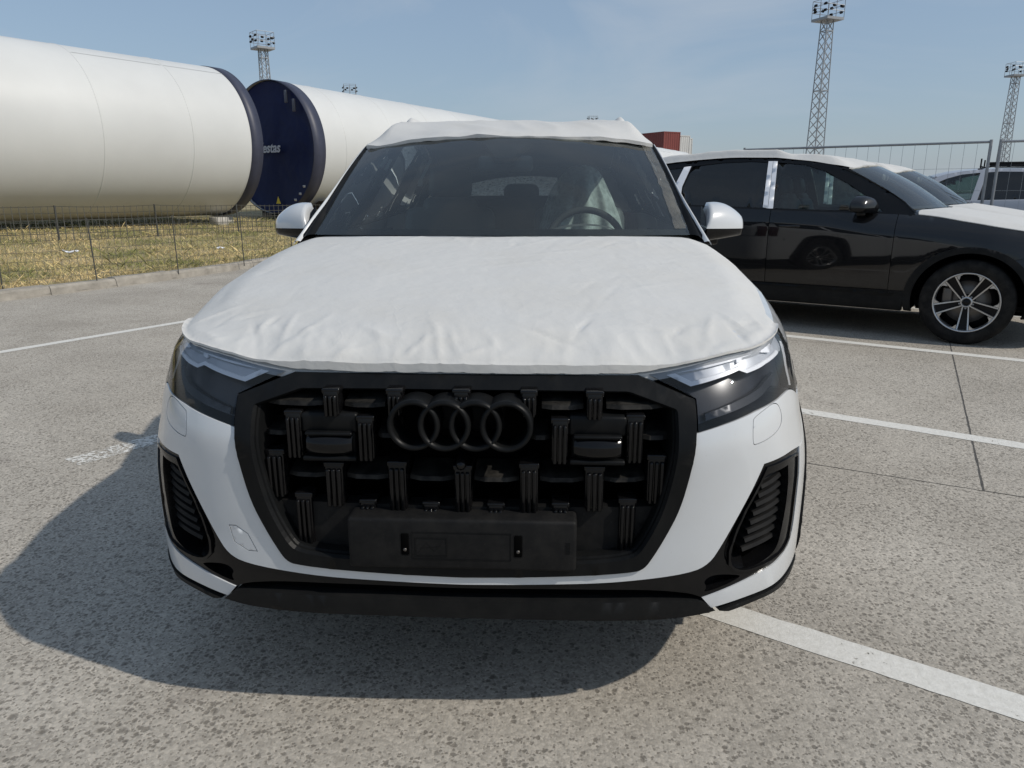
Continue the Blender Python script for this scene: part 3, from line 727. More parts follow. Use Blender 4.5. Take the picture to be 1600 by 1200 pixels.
    # mirrors
    for sg in (1,-1):
        cy=1.885
        m=MB()
        # front shell: v 0 bottom edge to 1 rear top edge
        def top_(u,v):
            x=.893+.200*u; w=1-abs(2*u-1)**5*.0
            h=(.108+.012*math.sin(u*math.pi*.5))*(1-.62*max(0,(u-.25)/.75)**2.0)*(min(1,u/.10)**.5 if u<.10 else 1)
            if u<.001: h=.001
            h=max(h,.004)
            d=.150*(1-.30*u*u)*(min(1,(1-u)/.08)**.5 if u>.92 else 1); d=max(d,.006)
            ph=math.pi*.5*v
            return (sg*x, cy+.07*u-d*math.cos(ph)**.8 if v<1 else cy+.07*u, 1.204-.004*u+h*math.sin(ph)**.85)
        m.grid(top_,18,10,flip=sg<0)
        mir=m.build('door_mirror',paint,root)
        m=MB()
        def low_(u,v):
            x=.895+.196*u; d=.148*(1-.30*u*u)*(min(1,(1-u)/.08)**.5 if u>.92 else 1);d=max(d,.006);ph=math.pi*.5*v
            h=.060*(1-.5*u)*(1 if u>.0 else 1)
            return (sg*x,cy+.07*u-d*math.cos(ph)**.28 if v<1 else cy+.07*u,1.203-.004*u-h*math.sin(ph))
        m.grid(low_,14,8,flip=sg>0)
        m.add([(sg*.893,cy,1.155),(sg*1.09,cy+.07,1.18),(sg*1.09,cy+.07,1.235),(sg*.96,cy+.035,1.315),(sg*.905,cy+.005,1.30)],[(0,1,2,3,4)])
        m.add([(sg*.894,cy-.145,1.204),(sg*.894,cy,1.15),(sg*.894,cy+.005,1.30),(sg*.894,cy-.06,1.28)],[(0,1,2,3)])
        m.rbox((.868,cy-.05,1.128),(.97,cy+.03,1.166),.012,2,Matrix.Scale(sg,4,(1,0,0)))
        m.rbox((.86,cy-.045,1.11),(.90,cy+.03,1.145),.01,2,Matrix.Scale(sg,4,(1,0,0)))
        m.build('mirror_base',M_GLOSS,mir)
    # ---------- interior
    MB().box((-.86,1.5,.36),(.86,4.7,.40)).build('floor_pan',M_INT,root)
    MB().box((-.60,.30,.285),(.60,4.75,.33)).build('underbody',M_CLAD,root)
    m=MB()
    for sg in (1,-1): m.box((sg*.84-.01,1.60,.36),(sg*.84+.01,3.3,1.13))
    m.build('door_lining',M_INT,root)
    m=MB();m.grid(lambda u,v:(-.82+1.64*u,1.34+.46*v+.14*(2*u-1)**2*(1-v),1.145+.035*math.sin(v*2.2)-(.14*max(0,v-.8)/.2)),22,12);m.box((-.80,1.58,.5),(.80,1.66,1.08))
    dsh=m.build('dashboard',M_DASH,root)
    m=MB();m.grid(lambda u,v:(.36+.17*math.cos(math.pi*u)*(1-.0*v),1.66+.20*v,1.165+.055*math.sin(math.pi*u)),14,4);m.build('instrument_hood',M_DASH,dsh)
    M=Matrix.Translation((.37,1.93,1.110))@Matrix.Rotation(math.radians(-24),4,'X')
    m=MB();m.lathe([(-.014+.014*math.cos(t)*1.0,.178+.016*math.sin(t)) for t in [2*math.pi*k/10 for k in range(10)]],40,'y',M,closed=True)
    m.rbox((-.07,-.02,-.06),(.07,.02,.055),.018,2,M);m.rbox((-.17,-.008,-.02),(.17,.008,.02),.006,2,M);m.rbox((-.02,-.008,-.17),(.02,.008,0),.006,2,M)
    m.build('steering_wheel',M_INT,root)
    def seat(x,y,w,rear=False):
        t=Matrix.Translation((x,y,0))
        m=MB();m.rbox((-w/2,-.48,.62),(w/2,.06,.78),.06,3,t);st_=m.build('seat',M_SEAT,root)
        Rm=t@Matrix.Translation((0,.05,.70))@Matrix.Rotation(math.radians(-16),4,'X')
        m=MB();m.rbox((-w/2,-.07,0),(w/2,.08,.60),.065,3,Rm);m.rbox((-w*.30,-.06,.30),(w*.30,.06,.655),.05,3,Rm);m.build('backrest',M_SEAT,st_)
        hs=(0,) if not rear else (-w*.36,0,w*.36)
        for hx in hs:
            m=MB();m.rbox((hx-.125,-.055,.645 if not rear else .60),(hx+.125,.055,.835 if not rear else .74),.05,3,Rm)
            for e in (-.05,.05): m.tube(Rm@Vector((hx+e,0,.58)),Rm@Vector((hx+e,0,.68)),.007,6)
            m.build('headrest',M_SEAT,st_)
    seat(-.37,2.50,.52);seat(.37,2.56,.52);seat(0,3.52,1.36,True)
    m=MB();m.rbox((-.125,1.845,1.450),(.125,1.88,1.522),.02,3);m.rbox((-.02,1.87,1.505),(.02,1.91,1.550),.008,2);im=m.build('interior_mirror',M_DASH,root)
    m=MB();m.add([wind(-.17,.985,-.012),wind(.17,.985,-.012),wind(.05,.72,-.012),wind(-.05,.72,-.012),wind(-.17,.985,-.05),wind(.17,.985,-.05),wind(.05,.72,-.04),wind(-.05,.72,-.04)],[(0,1,2,3),(7,6,5,4),(0,4,5,1),(1,5,6,2),(2,6,7,3),(3,7,4,0)])
    m.build('sensor_cover',M_INT,root)
    m=MB();m.grid(lambda u,v:(lambda q:(q[0],q[1]+.006,q[2]-.022))(RP(.02+.96*u,v)),20,16);m.build('headlining',mat('headlining_grey',(.07,.07,.068),.9),root)
    # ---------- wheels
    def wheel(cy,sg):
        W=MB().lathe([(.03,.0),(.03,.262),(-.13,.262),(-.13,.02)],40).build('wheel',M_RIMB,root)
        prof=[(-.128,.262),(-.138,.285),(-.142,.33),(-.132,.365),(-.112,.3795),(-.06,.382),(0,.3825),(.06,.382),(.112,.3795),(.132,.365),(.142,.33),(.139,.29),(.128,.266),(.10,.262)]
        MB().lathe(prof,64).build('tyre',M_RUBBER,W,fixn=True)
        m=MB();m.lathe([(.108,.266),(.127,.270),(.131,.264),(.124,.254),(.05,.247)],64)
        fx=lambda r:.082+.034*(r/.26)**2
        def bar(a,off0,off1,r0,r1,w0,w1,depth=.035):
            c,s=math.cos(a),math.sin(a)
            def P(r,t,x): return (x,r*c-t*s,r*s+t*c)
            v=[]
            for q in range(5):
                r=r0+(r1-r0)*q/4;o=off0+(off1-off0)*q/4;w=w0+(w1-w0)*q/4;x=fx(r)
                v+=[P(r,o-w/2,x),P(r,o+w/2,x),P(r,o+w/2,x-depth),P(r,o-w/2,x-depth)]
            fs=[(q*4+i,(q+1)*4+i,(q+1)*4+(i+1)%4,q*4+(i+1)%4) for q in range(4) for i in range(4)]
            return v,fs
        mm=MB()
        for k in range(5):
            a=2*math.pi*k/5-math.pi/2
            for sd in (1,-1):
                v,f_=bar(a,sd*.022,sd*.044,.035,.255,.010,.012);m.add(v,f_)
                c,s=math.cos(a),math.sin(a);P=lambda r,t,x:(x,r*c-t*s,r*s+t*c)
                tri=[(.256,sd*.053),(.205,sd*.050),(.230,sd*.078),(.232,sd*.125)]
                m.add([P(r,t,fx(.24)-.002) for r,t in tri]+[P(r,t,fx(.24)-.03) for r,t in tri],[(0,1,2,3),(7,6,5,4),(0,4,5,1),(1,5,6,2),(2,6,7,3)])
            v,f_=bar(a,0,0,.03,.25,.05,.078,.02);v=[(p[0]-.03,p[1],p[2]) for p in v];mm.add(v,f_)
        m.lathe([(.078,.03),(.088,.036),(.09,.042),(.08,.05)],20)
        m.build('rim',M_RIM,W,fixn=True)
        mm.build('spoke_web',M_RIMB,W,fixn=True)
        MB().lathe([(.098,.0005),(.097,.026),(.088,.030)],20).build('hub_cap',M_RIMB,W,fixn=True)
        m=MB()
        for k in range(5):
            a=2*math.pi*k/5-math.pi/2;m.tube((.05,.056*math.cos(a),.056*math.sin(a)),(.075,.056*math.cos(a),.056*math.sin(a)),.009,6)
        m.build('wheel_bolts',M_STEEL,W)
        MB().lathe([(.035,.07),(.035,.19),(.033,.19)],40).build('brake_disc',M_DISC,W)
        m=MB();m.rbox((.032,-.20,-.03),(.06,-.12,.12),.012,2);m.build('brake_caliper',M_DISC,W)
        W.location=(sg*.835,cy,WZ); W.rotation_euler=(0,0,0 if sg>0 else math.pi)
    for cy in (AX_F,AX_R):
        for sg in (1,-1): wheel(cy,sg)
    return root

# ------------------------------------------------------------------ ground
def ground_mat():
    m=bpy.data.materials.new('exposed_aggregate_concrete');m.use_nodes=True;nt=m.node_tree;b=nt.nodes['Principled BSDF'];L=nt.links.new;N=nt.nodes.new
    t=N('ShaderNodeTexCoord')
    def nz(sc,det=6,ro=.6,di=0.):
        n=N('ShaderNodeTexNoise');n.inputs['Scale'].default_value=sc;n.inputs['Detail'].default_value=det;n.inputs['Roughness'].default_value=ro;n.inputs['Distortion'].default_value=di
        L(t.outputs['Object'],n.inputs['Vector']);return n
    def rng(src,a,b_,c,d):
        r=N('ShaderNodeMapRange');r.inputs['From Min'].default_value=a;r.inputs['From Max'].default_value=b_;r.inputs['To Min'].default_value=c;r.inputs['To Max'].default_value=d;L(src,r.inputs['Value']);return r.outputs[0]
    def mixc(f,a,b_):
        x=N('ShaderNodeMix');x.data_type='RGBA'
        if isinstance(f,float): x.inputs['Factor'].default_value=f
        else: L(f,x.inputs['Factor'])
        for k,q in (('A',a),('B',b_)):
            if isinstance(q,tuple): x.inputs[k].default_value=(*q,1)
            else: L(q,x.inputs[k])
        return x.outputs['Result']
    def mth(op,a,b_):
        x=N('ShaderNodeMath');x.operation=op
        for i,q in enumerate((a,b_)):
            if isinstance(q,float): x.inputs[i].default_value=q
            else: L(q,x.inputs[i])
        return x.outputs[0]
    big=nz(.7,5,.6,.4);med=nz(5,5,.6);grain=nz(46,6,.72,.3);fine=nz(140,4,.7)
    base=mixc(rng(big.outputs['Fac'],.35,.65,0,1),(.33,.306,.268),(.448,.42,.372))
    base=mixc(rng(fine.outputs['Fac'],.3,.7,0,.5),base,(.52,.455,.365))
    # stones of different tone; some have broken out and left dark pits, more of them in worn areas
    def vor(sc,rnd=1.):
        x=N('ShaderNodeTexVoronoi');x.inputs['Scale'].default_value=sc;x.inputs['Randomness'].default_value=rnd
        wv=N('ShaderNodeMix');wv.data_type='VECTOR';wv.inputs['Factor'].default_value=.012;L(t.outputs['Object'],wv.inputs['A']);L(fine.outputs['Color'],wv.inputs['B']);L(wv.outputs['Result'],x.inputs['Vector']);return x
    v1=vor(62.);v2=vor(120.);v3=vor(34.)
    def cell(v):
        g=N('ShaderNodeSeparateColor');L(v.outputs['Color'],g.inputs[0]);return g.outputs[0]
    worn=rng(nz(1.1,5,.65,.5).outputs['Fac'],.38,.60,0.,1.)
    def pits(v,hi,lo,r0,r1):
        th=rng(worn,0.,1.,hi,lo)
        sel=mth('GREATER_THAN',cell(v),th)
        return mth('MULTIPLY',sel,rng(v.outputs['Distance'],r0,r1,1.,0.))
    p1=pits(v1,.92,.74,.34,.60);p2=pits(v2,.88,.70,.40,.68);p3=pits(v3,.985,.955,.22,.5)
    pit=mth('MAXIMUM',mth('MAXIMUM',p1,p2),p3)
    tone=rng(cell(v2),0.,1.,.74,1.22);tone2=rng(cell(v1),0.,1.,.90,1.08)
    sat=N('ShaderNodeHueSaturation');L(base,sat.inputs['Color']);L(mth('MULTIPLY',tone,tone2),sat.inputs['Value'])
    col=mixc(mth('MULTIPLY',pit,.68),sat.outputs[0],(.085,.074,.060))
    g2=rng(grain.outputs['Fac'],.40,.30,0.,.45)
    col=mixc(g2,col,(.11,.096,.078))
    # oily stain
    stn=rng(nz(.9,4,.55,.8).outputs['Fac'],.62,.74,0.,.40)
    col=mixc(stn,col,(.11,.09,.08))
    L(col,b.inputs['Base Color']);b.inputs['Roughness'].default_value=.85;b.inputs['Specular IOR Level'].default_value=.3
    h=mth('SUBTRACT',mth('MULTIPLY',grain.outputs['Fac'],.6),mth('MULTIPLY',pit,.5))
    h=mth('ADD',h,mth('MULTIPLY',v2.outputs['Distance'],-.25))
    bp=N('ShaderNodeBump');bp.inputs['Strength'].default_value=.55;bp.inputs['Distance'].default_value=.007;L(h,bp.inputs['Height']);L(bp.outputs[0],b.inputs['Normal'])
    return m
M_GROUND=ground_mat()
gm=MB();gm.grid(lambda u,v:(-700+1400*u,-200+1500*v,0),8,8,smooth=False,flip=False);tag(gm.build('ground',M_GROUND),kind='structure')

def line_mat(name,wear):
    m=bpy.data.materials.new(name);m.use_nodes=True;nt=m.node_tree;b=nt.nodes['Principled BSDF'];L=nt.links.new;N=nt.nodes.new
    t=N('ShaderNodeTexCoord');n=N('ShaderNodeTexNoise');n.inputs['Scale'].default_value=42;n.inputs['Detail'].default_value=6;n.inputs['Roughness'].default_value=.7
    n2=N('ShaderNodeTexNoise');n2.inputs['Scale'].default_value=4;n2.inputs['Detail'].default_value=4
    L(t.outputs['Object'],n.inputs['Vector']);L(t.outputs['Object'],n2.inputs['Vector'])
    ad=N('ShaderNodeMath');ad.operation='MULTIPLY_ADD';L(n2.outputs['Fac'],ad.inputs[0]);ad.inputs[1].default_value=.5;L(n.outputs['Fac'],ad.inputs[2])
    r=N('ShaderNodeMapRange');r.inputs['From Min'].default_value=wear;r.inputs['From Max'].default_value=wear+.05;L(ad.outputs[0],r.inputs['Value'])
    mc=N('ShaderNodeMix');mc.data_type='RGBA';L(n.outputs['Fac'],mc.inputs['Factor']);mc.inputs['A'].default_value=(.46,.44,.39,1);mc.inputs['B'].default_value=(.80,.785,.74,1)
    L(mc.outputs['Result'],b.inputs['Base Color']);b.inputs['Roughness'].default_value=.75
    tr=N('ShaderNodeBsdfTransparent');ms=N('ShaderNodeMixShader');L(r.outputs[0],ms.inputs[0]);L(tr.outputs[0],ms.inputs[1]);L(b.outputs[0],ms.inputs[2])
    L(ms.outputs[0],nt.nodes['Material Output'].inputs[0])
    bp=N('ShaderNodeBump');bp.inputs['Strength'].default_value=.7;bp.inputs['Distance'].default_value=.004;L(n.outputs['Fac'],bp.inputs['Height']);L(bp.outputs[0],b.inputs['Normal'])
    return m
M_LINE=line_mat('road_paint',.53);M_LINEW=line_mat('worn_road_paint',.72)
def strip(name,p0,p1,w,z,m,jit=.004,step=.05):
    p0=Vector((*p0,0));p1=Vector((*p1,0));d=(p1-p0);l=d.length;d/=l;n=Vector((-d.y,d.x,0));k=max(2,int(l/step));v=[];f=[]
    for i in range(k+1):
        q=p0+d*(l*i/k)
        for s in (.5,-.5):
            a=q+n*(w*s+jit*noise.noise(Vector((i*.9,s*7,p0.x*3))));v.append((a.x,a.y,z))
    for i in range(k): f.append((2*i,2*i+1,2*i+3,2*i+2))
    return tag(mesh_obj(name,v,f,m),kind='structure')
DL=Vector((.8476,-.5306))     # stall lines run this way
def stall(px,py,back,fwd,w,m=M_LINE): strip('parking_line',(px-DL.x*back,py-DL.y*back),(px+DL.x*fwd,py+DL.y*fwd),w,.0018,m)
stall(.80,.605,2.6,5.5,.125)
stall(1.86,2.97,3.0,6,.118)
stall(2.60,5.49,3.0,8,.118)
stall(3.95,7.75,3.0,8,.118)
stall(5.3,9.95,3.0,8,.118)
strip('lane_line',(-6.3,1.4),(-2.9,7.66),.11,.0018,M_LINE)
strip('worn_line',(-2.27,1.88),(-1.25,3.50),.16,.0022,M_LINEW,jit=.02)
M_JOINT=mat('joint_filler',(.07,.065,.058),.9,var=.3,vscale=20)
strip('slab_joint',(4.9,7.45),(2.25,1.71),.009,.0012,M_JOINT,jit=.003,step=.03)
strip('slab_joint',(.2,2.68),(6.5,-.30),.006,.0014,M_JOINT,jit=.004,step=.03)
strip('slab_joint',(5.5,3.9),(1.2,5.95),.006,.0010,M_JOINT,jit=.006,step=.03)


# ------------------------------------------------------------------ kerb, verge, grass
KP=[(-13,-2),(-10.2,2.0),(-8.4,5.0),(-7.45,6.4),(-6.84,7.5),(-6.31,8.69),(-5.73,10.2),(-5.23,11.92),(-4.75,13.8),(-4.2,16.2),(-3.2,20),(-1.0,27),(3,38),(14,66)]
def cr2(P,n=12):
    out=[];Q=[P[0]]+P+[P[-1]]
    for i in range(1,len(Q)-2):
        for k in range(n):
            t=k/n;a,b,c,d=[Vector(p) for p in Q[i-1:i+3]]
            out.append(.5*((2*b)+(c-a)*t+(2*a-5*b+4*c-d)*t*t+(-a+3*b-3*c+d)*t**3))
    out.append(Vector(P[-1]));return out
KC=cr2(KP)
KA=np.array([(p.x,p.y) for p in KC])
M_KERB=mat('kerb_concrete',(.30,.275,.235),.9,var=.28,vscale=6,bump=.8,bscale=45,bdist=.006)
kd=[0.]
for a,b in zip(KC,KC[1:]): kd.append(kd[-1]+(b-a).length)
def kat(s):
    i=max(0,min(len(kd)-2,bisect.bisect_right(kd,s)-1));t=(s-kd[i])/(kd[i+1]-kd[i]);p=KC[i].lerp(KC[i+1],t);d=(KC[i+1]-KC[i]).normalized();return p,Vector((-d.y,d.x))
mb=MB()
for i in range(0,int(kd[-1])):
    p,n=kat(i);q,m_=kat(i+1)
    mb.add([(p.x,p.y,.02),(q.x,q.y,.02),(q.x+m_.x*.2,q.y+m_.y*.2,.02),(p.x+n.x*.2,p.y+n.y*.2,.02)],[(0,1,2,3)])
kerb=tag(mb.build('kerb',M_JOINT),kind='structure')
s_=4.0;ki=0
while s_<kd[-1]-10 and ki<60:
    ln=1.0 if s_<34 else 3.0
    b_=MB();N=5;v=[];f=[]
    h=.125+.012*random.uniform(-1,1);dz=random.uniform(-.006,.006)
    for k in range(N):
        p,n=kat(s_+.002+(ln-.004)*k/(N-1))
        for o,z in ((.008*random.uniform(-1,1),0),(.012+.008*random.uniform(-1,1),h*.75),(.035+.01*random.uniform(-1,1),h+dz),(.20,h+.006*random.uniform(-1,1)),(.205,0)):
            v.append((p.x+n.x*o,p.y+n.y*o,z))
    for k in range(N-1):
        for j in range(4): f.append((k*5+j,k*5+j+1,(k+1)*5+j+1,(k+1)*5+j))
    f.append(tuple(range(4,-1,-1)));f.append(tuple(range((N-1)*5,N*5)))
    b_.add(v,f);b_.build('kerbstone',M_KERB,kerb,fixn=True);s_+=ln;ki+=1
def kdist(x,y): return float(np.sqrt(((KA-np.array((x,y)))**2).sum(1)).min())
def vz(x,y,d=None):
    d=kdist(x,y) if d is None else d
    t=max(0,min(1,(d-.1)/15.));return .115+.40*t*t*(3-2*t)+.03*noise.noise(Vector((x*.5,y*.5,0)))*min(1,d)
vm=MB();NV=34;rows=[]
for i in range(0,len(KC)):
    p=KC[i];d=(KC[min(i+1,len(KC)-1)]-KC[max(i-1,0)]).normalized();n=Vector((-d.y,d.x))
    row=[]
    for j in range(NV):
        o=.19+(j/(NV-1))**2*75;q=p+n*o;row.append((q.x,q.y,vz(q.x,q.y,o)))
    rows.append(row)
v=[q for r in rows for q in r];f=[(i*NV+j,(i+1)*NV+j,(i+1)*NV+j+1,i*NV+j+1) for i in range(len(rows)-1) for j in range(NV-1)]
def verge_mat():
    m=mat('dry_soil',(.20,.155,.085),.95);nt=m.node_tree;b=nt.nodes['Principled BSDF'];L=nt.links.new;N=nt.nodes.new
    t=N('ShaderNodeTexCoord');n=N('ShaderNodeTexNoise');n.inputs['Scale'].default_value=.9;n.inputs['Detail'].default_value=6
    n2=N('ShaderNodeTexNoise');n2.inputs['Scale'].default_value=25;n2.inputs['Detail'].default_value=5
    r=N('ShaderNodeValToRGB');r.color_ramp.elements[0].position=.4;r.color_ramp.elements[0].color=(.26,.22,.10,1);r.color_ramp.elements[1].position=.62;r.color_ramp.elements[1].color=(.50,.40,.22,1)
    mx_=N('ShaderNodeMix');mx_.data_type='RGBA';mx_.blend_type='MULTIPLY';mx_.inputs['Factor'].default_value=.6
    L(t.outputs['Object'],n.inputs['Vector']);L(t.outputs['Object'],n2.inputs['Vector']);L(n.outputs['Fac'],r.inputs[0]);L(r.outputs[0],mx_.inputs['A']);L(n2.outputs['Color'],mx_.inputs['B']);L(mx_.outputs['Result'],b.inputs['Base Color'])
    return m
vo=MB().add(v,f,True).build('verge',verge_mat(),fixn=True);tag(vo,kind='structure')
# grass blades
rng_=np.random.default_rng(3)
NB=190000
u=rng_.random(NB)**1.3*26+.22;sa=6+rng_.random(NB)**1.15*34
ka=np.array([[*kat(s)[0],*kat(s)[1]] for s in np.linspace(0,45,900)])
ii=(sa/45*899).astype(int);bx=ka[ii,0]+ka[ii,2]*u;by=ka[ii,1]+ka[ii,3]*u
keep=(by<26)&(bx>-34);bx,by,u=bx[keep],by[keep],u[keep];n=len(bx)
bz=np.array([vz(a,b,c) for a,b,c in zip(bx,by,u)])
patch=np.array([noise.noise(Vector((a*.55,b*.55,3.)))+.5*noise.noise(Vector((a*1.7,b*1.7,9.))) for a,b in zip(bx,by)])
hgt=(.035+.06*rng_.random(n)**2)*(1+.5*np.clip(patch,-.5,1)); tall=rng_.random(n)<.012;hgt[tall]*=2.6
near=u<.5;hgt[near]*=1.25
ang=rng_.random(n)*6.283;lean=rng_.normal(0,.7,(n,2))*hgt[:,None];w=(.0018+.0022*rng_.random(n))*(1+u*.07)
V=np.zeros((n,4,3));ca,sa_=np.cos(ang)*w,np.sin(ang)*w
V[:,0]=np.stack([bx-ca,by-sa_,bz-.01],1);V[:,1]=np.stack([bx+ca,by+sa_,bz-.01],1)
V[:,2]=np.stack([bx+ca*.6+lean[:,0]*.45,by+sa_*.6+lean[:,1]*.45,bz+hgt*.6],1);V[:,3]=np.stack([bx+lean[:,0],by+lean[:,1],bz+hgt],1)
me=bpy.data.meshes.new('grass');base=np.arange(n)[:,None]*4
tri=np.concatenate([base+np.array([0,1,2]),base+np.array([0,2,3])]).astype(np.int32)
me.vertices.add(n*4);me.vertices.foreach_set('co',V.ravel().astype(np.float32));me.loops.add(len(tri)*3);me.loops.foreach_set('vertex_index',tri.ravel())
me.polygons.add(len(tri));me.polygons.foreach_set('loop_start',np.arange(len(tri),dtype=np.int32)*3);me.polygons.foreach_set('loop_total',np.full(len(tri),3,dtype=np.int32));me.update(calc_edges=True);me.validate()
ca_=me.color_attributes.new('tint','FLOAT_COLOR','POINT')
gmix=np.clip(.52+patch*1.3+rng_.normal(0,.28,n),0,1)[:,None]
dry=np.array([.66,.51,.25])*(.7+.6*rng_.random((n,1)));grn=np.array([.21,.215,.075])*(.7+.7*rng_.random((n,1)))
cc=dry*(1-gmix)+grn*gmix;cc=np.concatenate([cc,np.ones((n,1))],1);ca_.data.foreach_set('color',np.repeat(cc,4,0).ravel().astype(np.float32))
gmat=mat('grass_blades',(.2,.18,.07),.8);at_=gmat.node_tree.nodes.new('ShaderNodeAttribute');at_.attribute_name='tint';gmat.node_tree.links.new(at_.outputs['Color'],gmat.node_tree.nodes['Principled BSDF'].inputs['Base Color'])
me.materials.append(gmat);go=bpy.data.objects.new('grass',me);COL.objects.link(go);tag(go,'dry mown grass with green patches on the verge behind the kerb','grass',kind='stuff')

# ------------------------------------------------------------------ wire fences on the left
M_WIRE=mat('dull_fence_wire',(.10,.10,.09),.6,metal=.3);M_POST=mat('dark_post_steel',(.06,.06,.055),.6)
def wire_fence(posts,h,dv,rows_,r,pr,label,name):
    o=empty(name,(posts[0][0],posts[0][1],posts[0][2]));tag(o,label,'fence')
    c0=Vector(posts[0]);w=MB()
    for p in posts:
        q=Vector(p)-c0;lx,ly=random.uniform(-.02,.02),random.uniform(-.02,.02)
        MB().tube(q-Vector((0,0,.05)),q+Vector((lx,ly,h+.02)),pr,6).build('fence_post',M_POST,o)
    for a,b in zip(posts,posts[1:]):
        a=Vector(a)-c0;b=Vector(b)-c0;l=(b-a).length;k=max(2,int(l/dv))
        for i in range(k):
            q=a.lerp(b,i/k);e=.012*noise.noise(q*3.1);w.tube(q+Vector((e,e,.02)),q+Vector((e,-e,h)),r,3,False)
        for z in rows_:
            K=4
            for i in range(K):
                sg=lambda t:Vector((0,0,-.03*math.sin(math.pi*t)*(1 if z>h*.9 else .4)))
                w.tube(a.lerp(b,i/K)+Vector((0,0,z))+sg(i/K),a.lerp(b,(i+1)/K)+Vector((0,0,z))+sg((i+1)/K),r*1.1,3,False)
    tag(w.build('wire_mesh',M_WIRE,o),kind='stuff');return o
NP=[(-9.1,4.4),(-8.3,5.6),(-7.55,6.65),(-6.85,7.71),(-6.2,8.74),(-5.65,10.05),(-5.12,11.4),(-4.72,12.8),(-4.35,14.3),(-3.95,15.9)]
wire_fence([(x-.12,y+.05,.12) for x,y in NP],.86,.11,[.1,.22,.34,.46,.58,.72,.86],.0026,.009,'low wire mesh fence with thin posts standing along the kerb','kerb_fence')
TD=Vector((.51,.86));TN=Vector((.86,-.51))
def tp(t,o): q=Vector((-10.8,23.52))+TD*t+TN*o;return q
FP=[tp(t,4.2) for t in (-17,-14.6,-12.2,-9.8,-7.4,-5,-2.6,-.2,2.2,4.6,7,9.4)]
wire_fence([(p.x,p.y,vz(p.x,p.y)-.02) for p in FP],.80,.15,[.05,.2,.35,.5,.65,.8],.008,.022,'dark wire fence in front of the white steel tower tubes','tube_fence')

